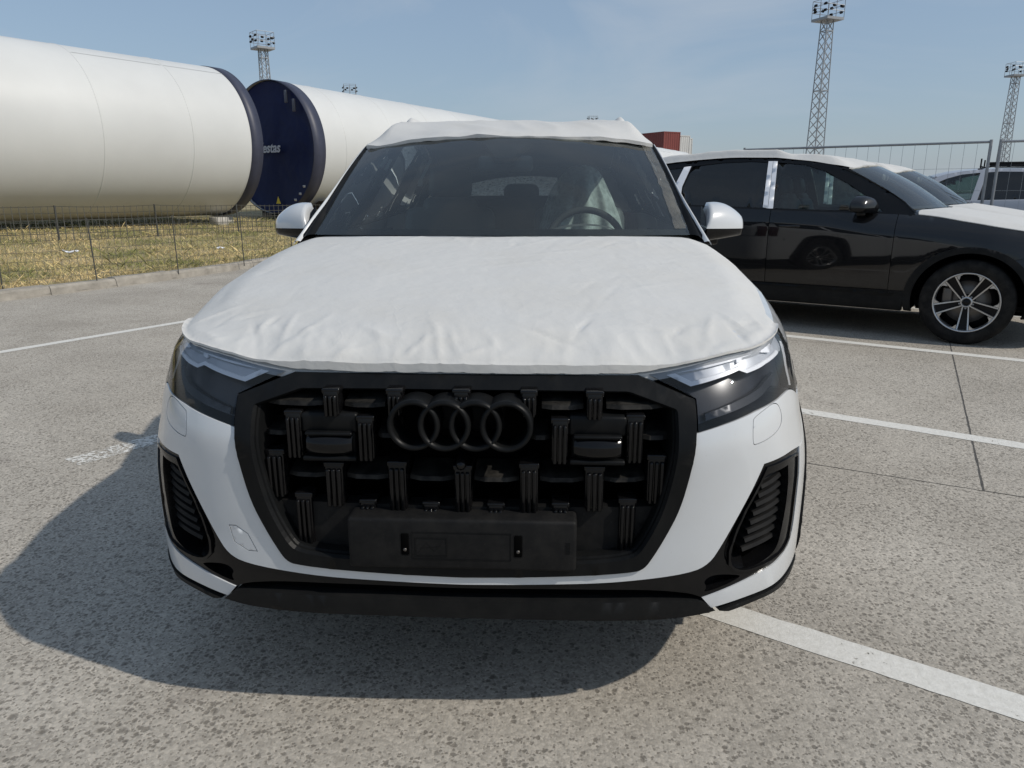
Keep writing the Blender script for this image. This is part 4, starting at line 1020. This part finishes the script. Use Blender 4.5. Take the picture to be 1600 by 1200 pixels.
# ------------------------------------------------------------------ wind tower sections
def tube_mat():
    m=mat('tower_white_paint',(.58,.585,.57),.42,var=.07,vscale=.35,spec=.4);return m
M_TUBE=tube_mat();M_BAND=mat('violet_blue_band',(.038,.042,.068),.5,var=.15,vscale=4);M_TARP=mat('navy_tarpaulin',(.006,.014,.072),.6,spec=.25,var=.15,vscale=2,bump=.35,bscale=1.1,bdist=.2,detail=2)
def tower(name,c,L,R0,R1,label,band_at,cover_front):
    """axis runs along +x locally; local x=0 is the near end"""
    o=empty(name,c);o.rotation_euler=(0,0,math.atan2(TD.y,TD.x));tag(o,label,'tower tube','wind tower sections lying on the verge')
    n=160;ns=14;rad=lambda x:R0+(R1-R0)*x/L
    m=MB();prof=[(L*k/ns,rad(L*k/ns)) for k in range(ns+1)];m.lathe(prof,n);tb=m.build('tube_shell',M_TUBE,o,fixn=True)
    k=0;x=1.6
    while x<L-.6:
        MB().lathe([(x-.025,rad(x)),(x-.012,rad(x)+.012),(x+.012,rad(x)+.012),(x+.025,rad(x))],n).build('weld_seam',M_TUBE,tb,fixn=True)
        a0=math.radians(random.choice((150,165,178,190,140)));mm=MB();v=[]
        for j in range(9):
            xx=x+2.55*j/8
            if xx>L: break
            for da in (-.005,.005): v.append((xx,(rad(xx)+.010)*-math.sin(a0+da),(rad(xx)+.010)*-math.cos(a0+da)))
        if len(v)>=6: mm.add(v,[(2*j,2*j+1,2*j+3,2*j+2) for j in range(len(v)//2-1)]);mm.build('weld_seam',M_TUBE,tb)
        x+=2.6
    for end in band_at:
        x0,x1=(0.0,.55) if end==0 else (L-.42,L)
        MB().lathe([(x0,rad(x0)-.01),(x0,rad(x0)+.02),(x1,rad(x1)+.02),(x1,rad(x1)-.01)],n).build('end_band',M_BAND,o,fixn=True)
        xe=.10 if end==0 else L-.10;rr=rad(xe)-.03;sgn=1 if end==0 else -1
        m=MB();v=[];f=[];NR,NA=14,72
        for i in range(NR+1):
            r=rr*i/NR
            for j in range(NA):
                a=2*math.pi*j/NA;y=r*math.cos(a);z=r*math.sin(a)
                e=.05*noise.noise(Vector((y*.9+z*.5,z*.35-y*.2,1.)))+.05*abs(noise.noise(Vector((y*1.3,z*.5,5.))))*(i/NR)
                v.append((xe+sgn*(.10+e)*(1-(i/NR)**6),y,z))
        for i in range(NR):
            for j in range(NA): f.append((i*NA+j,i*NA+(j+1)%NA,(i+1)*NA+(j+1)%NA,(i+1)*NA+j))
        m.add(v,f,True);cv=m.build('end_cover',M_TARP,o)
        if end==0 and cover_front:
            cu=bpy.data.curves.new('lettering','FONT');cu.body='Vestas';cu.size=.48;cu.extrude=.004;cu.shear=.25;cu.offset=.012
            to=bpy.data.objects.new('tmp',cu);COL.objects.link(to);bpy.context.view_layer.update()
            me_=bpy.data.meshes.new_from_object(to.evaluated_get(bpy.context.evaluated_depsgraph_get()));COL.objects.unlink(to);bpy.data.objects.remove(to)
            me_.materials.clear();me_.materials.append(mat('tarp_print_white',(.62,.64,.68),.6))
            tx=bpy.data.objects.new('lettering',me_);COL.objects.link(tx);tx.parent=cv
            tx.matrix_local=Matrix.Translation((.075,TEXT_Y,TEXT_Z))@Matrix.Rotation(-math.pi/2,4,'Z')@Matrix.Rotation(math.pi/2,4,'X')
            m=MB();m.add([(.06,-.05,-1.95),(.06,-.30,-1.95),(.06,-.175,-1.68)],[(0,1,2)]);m.build('warning_triangle',mat('warning_yellow',(.75,.60,.03),.5),cv)
            for a,b in ((58,.10),(44,.08)):
                a=math.radians(a);m=MB();rr2=R0-.30;M=Matrix.Translation((.02,-rr2*math.cos(a),rr2*math.sin(a)));m.rbox((-.05,-.06,-.22),(.02,.06,.20),.02,2,M);m.build('lifting_lug',mat('grey_lug',(.12,.12,.14),.5),o)
            for a in (-38,-47,-56): 
                a=math.radians(a);rr2=R0-.12;m=MB();m.rbox((-.05,-.05,-.04),(0,.05,.04),.01,1,Matrix.Translation((-.01,-rr2*math.cos(a),rr2*math.sin(a))));m.build('bolt_plate',mat('grey_plate',(.5,.5,.5),.5),o)
    return o
TEXT_Y=.80;TEXT_Z=-.14
L1=30.;st=Vector((-10.8,23.52))-TD*L1
tower('tower_section',(st.x,st.y,2.88),L1,2.3,2.3,'long white steel tower tube at left with violet-blue band at its end',(1,),False)
tower('tower_section',(-9.95,25.98,2.853),40.,2.3,1.42,'tapering white tower tube with dark navy tarpaulin over its near end',(0,),True)
M_BLOCK=mat('pale_concrete_block',(.40,.38,.34),.9,var=.2);M_BEAM=mat('dark_timber',(.035,.03,.025),.9)
for i,(t,o_) in enumerate(((-1.0,1.1),(-.45,.6),(-9,0),(-17,0),(4.2,.2),(14,0),(28,0))):
    p=tp(t,o_) if t<3 else Vector((-9.95,25.98))+TD*(t-3.2)
    z=vz(p.x,p.y);m=MB()
    if i<2: m.rbox((-.22,-.22,-.1),(.22,.22,.24),.02,1);b=m.build('concrete_block',M_BLOCK);tag(b,('larger' if i==0 else 'smaller')+' pale concrete block under the banded end of the left tube','block','blocks under the tube end')
    else:
        m.box((-.35,-1.7,-.1),(.35,1.7,.02));hgt_=(2.853-(2.3-.022*(t-3.2) if t>3 else 2.3))-z
        N=12;vv=[];ff=[]
        for k in range(N+1):
            y=-1.6+3.2*k/N;zz=2.86-z-math.sqrt(max(.1,2.31**2-y*y)) if t<3 else 2.853-z-math.sqrt(max(.1,(2.31-.022*(t-3.2))**2-y*y*.7));vv+=[(-.3,y,zz),(.3,y,zz),(.3,y,0.),(-.3,y,0.)]
        for k in range(N):
            for j in range(4): ff.append((k*4+j,k*4+(j+1)%4,(k+1)*4+(j+1)%4,(k+1)*4+j))
        m.add(vv,ff);b=m.build('timber_cradle',M_BEAM,fixn=True);tag(b,{2:'dark timber cradle under the middle of the left tower tube',3:'dark timber cradle under the far left part of the left tower tube',4:'dark timber cradle beneath the navy covered tube end',5:'dark timber cradle under the middle of the tapering tube',6:'dark timber cradle beneath the thin far end of the tapering tube'}[i],'cradle','cradles under the tower tubes')
    b.location=(p.x,p.y,z);b.rotation_euler=(0,0,math.atan2(TD.y,TD.x))
# litter on the verge
for (x,y,s,l) in ((-8.9,12.2,.13,'crumpled white litter at the left on the dry grass'),(-6.6,13.6,.07,'small scrap of white litter in the grass beside the fence')):
    m=MB();m.grid(lambda u,v:(s*(u-.5)*2,s*(v-.5)*1.4,.02+s*.5*noise.noise(Vector((u*3,v*3,x)))+s*.25),8,8);b=m.build('litter',M_FILMW);b.location=(x,y,vz(x,y)+.05);tag(b,l,'litter')
STX=[(-0.710,2.75,1.542),(-0.478,2.75,1.542)]

# ------------------------------------------------------------------ cars
def set_car(root,loc,rz,label,group='cars parked in the lot'):
    root.location=loc;root.rotation_euler=(0,0,rz);tag(root,label,'car',group)
def repaint(o,old,new):
    if o.type=='MESH' and o.data.materials and o.data.materials[0]==old:
        o.material_slots[0].link='OBJECT';o.material_slots[0].material=new
    for c in o.children: repaint(c,old,new)
white=build_suv(M_WHITE)
set_car(white,(0,0,0),0,'white SUV facing the camera with white fleece over bonnet and roof')
PHI=math.atan2(.8476,.5306)
black=copy_tree(white);repaint(black,M_WHITE,M_BLACK)
set_car(black,(5.232,5.523,0),PHI,'black SUV at right, side on, with two-tone alloy wheel showing')
dark=copy_tree(white);repaint(dark,M_WHITE,M_DARK2)
DK=(5.232+2.55*.5306,5.523+2.55*.8476,0)
set_car(dark,DK,PHI,'dark SUV just beyond the black SUV, only its windshield and roof cover show')
def strip_films(o):
    for ch in list(o.children):
        if ch.name.startswith('pillar_film'): bpy.data.objects.remove(ch)
silver=copy_tree(white);strip_films(silver);repaint(silver,M_WHITE,M_SILVER)
for ch in silver.children:
    if ch.name.startswith('window_frame') or ch.name.startswith('pillar_trim'): ch.material_slots[0].link='OBJECT';ch.material_slots[0].material=M_SILVER
set_car(silver,(5.45,13.80,0),PHI+math.pi,'silver SUV behind the tall wire fence at the right edge')
far=copy_tree(white);strip_films(far)
set_car(far,(9.2,21.2,0),PHI+math.pi,'distant white car carrying a dark rack, behind the silver SUV');far.scale=(1.08,1.08,1.08)
m=MB()
for y in (2.75,3.3,3.9): m.tube((-.66,y,1.80),(.66,y,1.80),.02,6)
m.rbox((-.5,2.9,1.815),(.45,3.9,1.90),.02,1)
for x,y in ((-.6,2.75),(.6,2.75),(-.6,3.9),(.6,3.9)): m.tube((x,y,1.66),(x,y,1.98),.018,6)
m.build('roof_rack',M_MATTE,far)

# ------------------------------------------------------------------ protective covers
def ridge(p,s): 
    v=noise.noise(p*s);return 1-abs(v)*2
_r=random.Random(11);CREASE=[]
for _k in range(46):
    cx_=_r.uniform(-.78,.78);cy_=_r.uniform(.10,.26)+.28*abs(cx_)**2.5;CREASE.append((cx_,cy_,_r.gauss(0,.55)+(0 if _k%3 else 1.1),_r.uniform(.025,.09),_r.uniform(.0025,.0075)*_r.choice((1,1,-1)),_r.uniform(.004,.009)))
for _k in range(60):
    CREASE.append((_r.uniform(-.82,.82),_r.uniform(.3,1.3),_r.uniform(0,3.14),_r.uniform(.03,.14),_r.uniform(.0008,.0026)*_r.choice((1,-1)),_r.uniform(.005,.010)))
for _k in range(22):
    CREASE.append((_r.uniform(-.7,.7),_r.uniform(1.1,1.25),_r.gauss(0,.4),_r.uniform(.03,.09),_r.uniform(.001,.0025),_r.uniform(.006,.012)))
CRA=np.array(CREASE)
def crease(x,y):
    dx=x-CRA[:,0];dy=y-CRA[:,1];c=np.cos(CRA[:,2]);s=np.sin(CRA[:,2])
    al=dx*s+dy*c;ac=dx*c-dy*s
    return float((CRA[:,4]*np.exp(-np.abs(ac)/CRA[:,5])*np.exp(-(al/CRA[:,3])**2)).sum())
def wrk(x,y):
    w=crease(x,y)+.0030*noise.noise(Vector((x*4.2,y*4.2,.3)))+.0006*ridge(Vector((x,y*1.3,2.)),9.)
    w+=.0005*ridge(Vector((x+.3*y,y,4.)),23.)
    f=math.exp(-max(0,y-.10)/.10)
    w+=f*(.0085*max(0,noise.noise(Vector((x*13,y*3.0,7.))))+.0050*max(0,ridge(Vector((x*1.5+.35*y,y*.45,9.)),11.))**3)
    w+=.013*math.exp(-((x+.42)/.10)**2-((y-.17)/.07)**2)*(.6+.4*ridge(Vector((x,y,1.)),16.))
    w+=.006*math.exp(-((x-.36)/.03)**2-((y-.16)/.08)**2)+.004*math.exp(-((x-.02)/.05)**2-((y-.15)/.06)**2)
    e=math.exp(-(1.45-y)/.05) if y<1.45 else 1.
    w+=.004*e*noise.noise(Vector((x*9,0,3.)))
    return w
def hood_cover_outline():
    R=[];Lf=[]
    for k,s in enumerate(HBS):
        p=hull(s,ztop_s(s));x,y=p[0],p[1]
        if y>1.41: break
        t=max(0,min(1,(y-.42)/.1));t=t*t*(3-2*t)
        o=.009*(1-t)
        _,_,nx,ny=plan(s)
        jr=.006*noise.noise(Vector((y*4,1.,0)))*t
        R.append((x+nx*o-(.022+jr)*t,y+ny*o));Lf.append((-(x+nx*o-(.004+jr)*t),y+ny*o))
    back=[]
    for k in range(0,33):
        u=1-2*k/32.;back.append((u*.785,1.215+.20*u*u+.010*noise.noise(Vector((u*6,2.,1.)))))
    return R[1:]+back+Lf[::-1][:-1]+[(0,R[0][1])]
def hcz(x,y,o=0.):
    if o<0: o*=1-.72*max(0.,min(1.,(abs(x)-.40)/.10))
    return (x,y,hoodz(x,y)+.004+wrk(x,y)*min(1,.3+hnear(x,y)[0]/.05)+o)
hc=panel('bonnet_cover',hood_cover_outline(),hcz,M_PAPER,None,g=.0095,thick=.021,edge=.0)
tag(hc,'wrinkled white fleece cover taped over the bonnet of the white SUV','cover','protective bonnet covers')
def roof_cover(u,v):
    uu=2*u-1;a=abs(uu)
    y0=1.925+.150*uu*uu+.010*noise.noise(Vector((uu*7,0,2.)));y=y0+(4.55-y0)*v
    xr=gside(y,zroof(y))[0]+.018-.035*math.exp(-v*9)
    x=uu*xr
    base=roofs(a*xr*.98,y)[2]
    ed=zroof(y);flat=herm(ZC,y)-.004
    t=max(0,(a-.875)/.125)
    lift=min(1,max(0,(y-2.03)/.30));lift=lift*lift*(3-2*lift)
    z=base*(1-lift)+(flat*(1-t)+(ed-.018)*t)*lift+.010
    crn=.016*noise.noise(Vector((x*3,y*2.5,1.)))+.012*max(0,ridge(Vector((x*.9+.5*y,y*.5,4.)),5.))**2+.014*math.exp(-v*9)*noise.noise(Vector((x*7,y*2,2.)))
    fl=.012*math.exp(-v*14)*max(0,(a-.9)/.1)
    z+=.052*min(1,max(0,(y-2.62)/.18))*min(1,max(0,(4.42-y)/.1))*math.exp(-((a-.915)/.055)**2)
    return (x,y,z+crn*.7*(1-.85*max(0,(a-.9)/.1))+fl)
m=MB();m.grid(roof_cover,90,80,flip=True)
nf=90
fr=[roof_cover(i/(nf-1),0) for i in range(nf)]
m.add(fr+[(p[0],p[1]+.004,p[2]-.014-.010*abs(noise.noise(Vector((p[0]*11,0,0))))) for p in fr],[(i,i+nf,i+nf+1,i+1) for i in range(nf-1)],True)
rc=m.build('roof_cover',M_PAPER);tag(rc,'white fleece cover stretched over the roof of the white SUV','cover','protective roof covers')
def place_copy(o,car,label,scale=None):
    c=o.copy();COL.objects.link(c);c.location=car.location;c.rotation_euler=car.rotation_euler;c['label']=label;return c
place_copy(hc,black,'white fleece cover over the bonnet of the black SUV at right');place_copy(rc,black,'white fleece cover on the roof of the black SUV at right')
place_copy(hc,dark,'white fleece cover over the bonnet of the dark SUV beyond the black one');place_copy(rc,dark,'white fleece cover on the roof of the dark SUV beyond the black one')
# film strip stuck to the edge of the glass, and seat film
def film_mat(name,col,op,rough):
    m=bpy.data.materials.new(name);m.use_nodes=True;nt=m.node_tree;b=nt.nodes['Principled BSDF'];N=nt.nodes.new;L=nt.links.new
    b.inputs['Base Color'].default_value=(*col,1);b.inputs['Roughness'].default_value=rough
    t=N('ShaderNodeTexCoord');n=N('ShaderNodeTexNoise');n.inputs['Scale'].default_value=14;n.inputs['Detail'].default_value=7;n.inputs['Roughness'].default_value=.7
    r=N('ShaderNodeMapRange');r.inputs['From Min'].default_value=.3;r.inputs['From Max'].default_value=.7;r.inputs['To Min'].default_value=op*.3;r.inputs['To Max'].default_value=op
    L(t.outputs['Object'],n.inputs['Vector']);L(n.outputs['Fac'],r.inputs['Value'])
    tr=N('ShaderNodeBsdfTransparent');ms=N('ShaderNodeMixShader');L(r.outputs[0],ms.inputs[0]);L(tr.outputs[0],ms.inputs[1]);L(b.outputs[0],ms.inputs[2]);L(ms.outputs[0],nt.nodes['Material Output'].inputs[0])
    return m
M_FILM=film_mat('dusty_clear_film',(.36,.34,.29),.30,.5);M_SEATFILM=film_mat('clear_seat_film',(.85,.87,.87),.95,.12)
m=MB();m.grid(lambda u,v:wind(.92+.065*u+.008*noise.noise(Vector((u*2,v*14,0))),.05+.93*v,.004+.004*noise.noise(Vector((u*4,v*20,1.)))),6,40)
f1=m.build('film_strip',M_FILM);tag(f1,'dusty clear film strip along the right edge of the white SUV windshield','film')
def drape(u,v):
    a=(u-.5)*2;top=1.50;z=top-.52*v
    wd=.05+.24*v**.6+.03*v*math.sin(u*23+v*2)
    d=.06+.16*v**.8
    ph=a*math.pi*.55
    return (.375+wd*math.sin(ph)+.012*noise.noise(Vector((u*9,v*3,1.))),2.70-d*math.cos(ph)+.04*math.sin(u*31+v)*v,z+.01*noise.noise(Vector((u*6,v*6,2.))))
m=MB();m.grid(drape,50,24);sf=m.build('seat_film',M_SEATFILM);tag(sf,'clear plastic film draped over the front seat behind the steering wheel','film')
for x0,lab in ((STX[0],'white tape strip standing for reflected light behind the windshield, nearer the left pillar'),(STX[1],'white tape strip standing for reflected light behind the windshield, nearer the mirror')):
    m=MB();pts=[(0,0,0),(-.062,0,-.115),(-.070,0,-.15)]  # bent white strips put in for reflections of light from the window gap
    for a,b,w in ((pts[0],pts[1],.010),(pts[1],pts[2],.014)):
        m.add([(a[0]-w,0,a[2]),(a[0]+w,0,a[2]),(b[0]+w,0,b[2]),(b[0]-w,0,b[2]),(a[0]-w,.003,a[2]),(a[0]+w,.003,a[2]),(b[0]+w,.003,b[2]),(b[0]-w,.003,b[2])],[(0,3,2,1),(4,5,6,7),(0,1,5,4),(1,2,6,5),(2,3,7,6),(3,0,4,7)])
    b=m.build('glint_strip',M_FILMW);b.location=x0;tag(b,lab,'glint','white tape strips behind the windshield')

# ------------------------------------------------------------------ temporary fence on the right
def panel_fence(A,B,label,h=2.0):
    A=Vector((*A,0));B=Vector((*B,0));l=(B-A).length;o=empty('fence_panel',A,math.atan2(B.y-A.y,B.x-A.x));tag(o,label,'fence','temporary fence panels')
    for x in (0,l): MB().tube((x,0,.08),(x,0,h+.03),.02,10).build('fence_post',M_STEEL,o)
    for z in (.16,h): MB().tube((0,0,z),(l,0,z),.017,8).build('fence_rail',M_STEEL,o)
    w=MB();k=int(l/.155)
    for i in range(1,k): w.tube((l*i/k,0,.16),(l*i/k,0,h),.0025,4,False)
    for z in (.45,.75,1.05,1.35,1.65): w.tube((0,0,z),(l,0,z),.0025,4,False)
    tag(w.build('wire_mesh',M_STEEL,o),kind='stuff')
    for x in (0,l): MB().rbox((x-.35 if x else -.0,-.11,0),(x+.0 if x else .35,.11,.13),.02,1).build('fence_foot',M_BLOCK,o)
panel_fence((3.36,11.23),(6.26,9.42),'temporary wire fence panel spanning behind the roof of the black SUV')
panel_fence((6.36,9.36),(9.5,7.9),'temporary wire fence panel at the right edge, before the silver SUV')

# ------------------------------------------------------------------ light masts
def build_mast():
    o=empty('light_mast');H=16.5
    half=lambda z:.62-.24*z/H
    for sx in (1,-1):
        for sy in (1,-1):
            MB().tube((sx*half(0),sy*half(0),0),(sx*half(H),sy*half(H),H),.055,6).build('mast_leg',M_STEEL,o)
    b=MB();n=19
    for i in range(n):
        z0,z1=H*i/n,H*(i+1)/n;a,c=half(z0),half(z1)
        for k in range(4):
            R=Matrix.Rotation(k*math.pi/2,3,'Z')
            b.tube(R@Vector((-a,-a,z0)),R@Vector((c,-c,z1)),.028,4,False);b.tube(R@Vector((a,-a,z0)),R@Vector((-c,-c,z1)),.028,4,False)
            if i%6==0: b.tube(R@Vector((-a,-a,z0)),R@Vector((a,-a,z0)),.05,4,False)
    tag(b.build('mast_bracing',M_STEEL,o),kind='stuff')
    m=MB();m.box((-1.0,-1.0,H),(1.0,1.0,H+.22));pf=m.build('platform',M_STEEL,o)
    r=MB()
    for x in (-1,0,1):
        for y in (-1,0,1):
            if x or y: r.tube((x*.98,y*.98,H+.2),(x*.98,y*.98,H+1.75),.028,5,False)
    for z in (.75,1.25,1.75):
        for a,c in (((-1,-1),(1,-1)),((1,-1),(1,1)),((1,1),(-1,1)),((-1,1),(-1,-1))): r.tube((a[0]*.98,a[1]*.98,H+z),(c[0]*.98,c[1]*.98,H+z),.026,5,False)
    r.build('railing',M_STEEL,pf)
    for k in range(4):
        for s in (-.55,.55):
            for zz in ((.75,1.3) if k%2 else (1.1,)):
                R=Matrix.Rotation(k*math.pi/2+.1,4,'Z')@Matrix.Translation((s,-1.08,H+zz))@Matrix.Rotation(math.radians(-35),4,'X')
                m=MB();m.rbox((-.15,-.09,-.11),(.15,.08,.11),.03,1,R);m.build('floodlight',M_MATTE,o)
    return o
mast=build_mast()
masts=[((25.7,75,0),.45,1.0,'tall steel lattice light mast standing nearest on the right'),((57.6,100,0),.1,.90,'lattice light mast at the far right edge, cut by the frame'),
       ((-31.9,86,0),.75,1.0,'white lattice light mast rising behind the navy tube end'),((-36.3,140,0),.3,1.085,'light mast whose lamp platform just shows above the tapering tube'),((8.6,160,0),.2,.875,'distant light mast showing its tip above the white SUV roof')]
for i,(l,r_,s,lab) in enumerate(masts):
    o=mast if i==0 else copy_tree(mast)
    o.location=l;o.rotation_euler=(0,0,r_);o.scale=(s,s,s);tag(o,lab,'mast','light masts')

# ------------------------------------------------------------------ containers
M_CRED=mat('container_red',(.17,.035,.028),.6,var=.15,vscale=1.5);M_CWHT=mat('container_white',(.50,.50,.48),.6,var=.1,vscale=1.5)
def container(m_):
    L,W,H=6.06,2.44,2.59;o=empty('shipping_container')
    def wall(n,fn,name,dx):
        v=[];f=[];k=0
        for i in range(n*4+1):
            d=.036 if (i%4) in (1,2) else 0.
            v+=[fn(i/(n*4),d,.12),fn(i/(n*4),d,H-.10)]
        for i in range(n*4): f.append((2*i,2*i+2,2*i+3,2*i+1))
        MB().add(v,f).build(name,m_,o,fixn=False)
    wall(16,lambda t,d,z:(.08+(L-.16)*t,.02+d,z),'side_panel',0);wall(16,lambda t,d,z:(.08+(L-.16)*t,W-.02-d,z),'side_panel',0)
    wall(7,lambda t,d,z:(.02+d,.08+(W-.16)*t,z),'end_panel',0)
    for y in (.08,W/2+.01): MB().rbox((L-.06,y,.14),(L-.02,y+W/2-.09,H-.12),.01,1).build('door',m_,o)
    fr=MB()
    for x in (0,L-.1):
        for y in (0,W-.1): fr.box((x,y,0),(x+.1,y+.1,H))
    for y in (0,W-.1):
        for z in (0,H-.12): fr.box((.1,y+.002,z),(L-.1,y+.098,z+.12))
    for x in (0,L-.1):
        for z in (0,H-.12): fr.box((x+.002,.1,z),(x+.098,W-.1,z+.12))
    fr.build('frame',m_,o);MB().box((.1,.1,H-.07),(L-.1,W-.1,H-.04)).build('top_panel',m_,o)
    return o
cproto={};names={'red':M_CRED,'white':M_CWHT};cr_=math.radians(122)
pos=['topmost','middle','lowest']
for ci,(colr,x,y,lab) in enumerate((('red',13.0+2.07,88+1.29,'red shipping container {} in the stack behind the white SUV roof'),('white',15.2+2.07,94+1.29,'white shipping container {} in the stack next to the red stack'),('white',16.4+2.07,99+1.29,'white shipping container {} in the last stack to the right'))):
    for k in range(3):
        if colr in cproto: o=copy_tree(cproto[colr])
        else: o=container(names[colr]);cproto[colr]=o
        o.location=(x,y,2.60*k+.01);o.rotation_euler=(0,0,cr_);tag(o,lab.format(pos[2-k]),'container','stacked shipping containers')
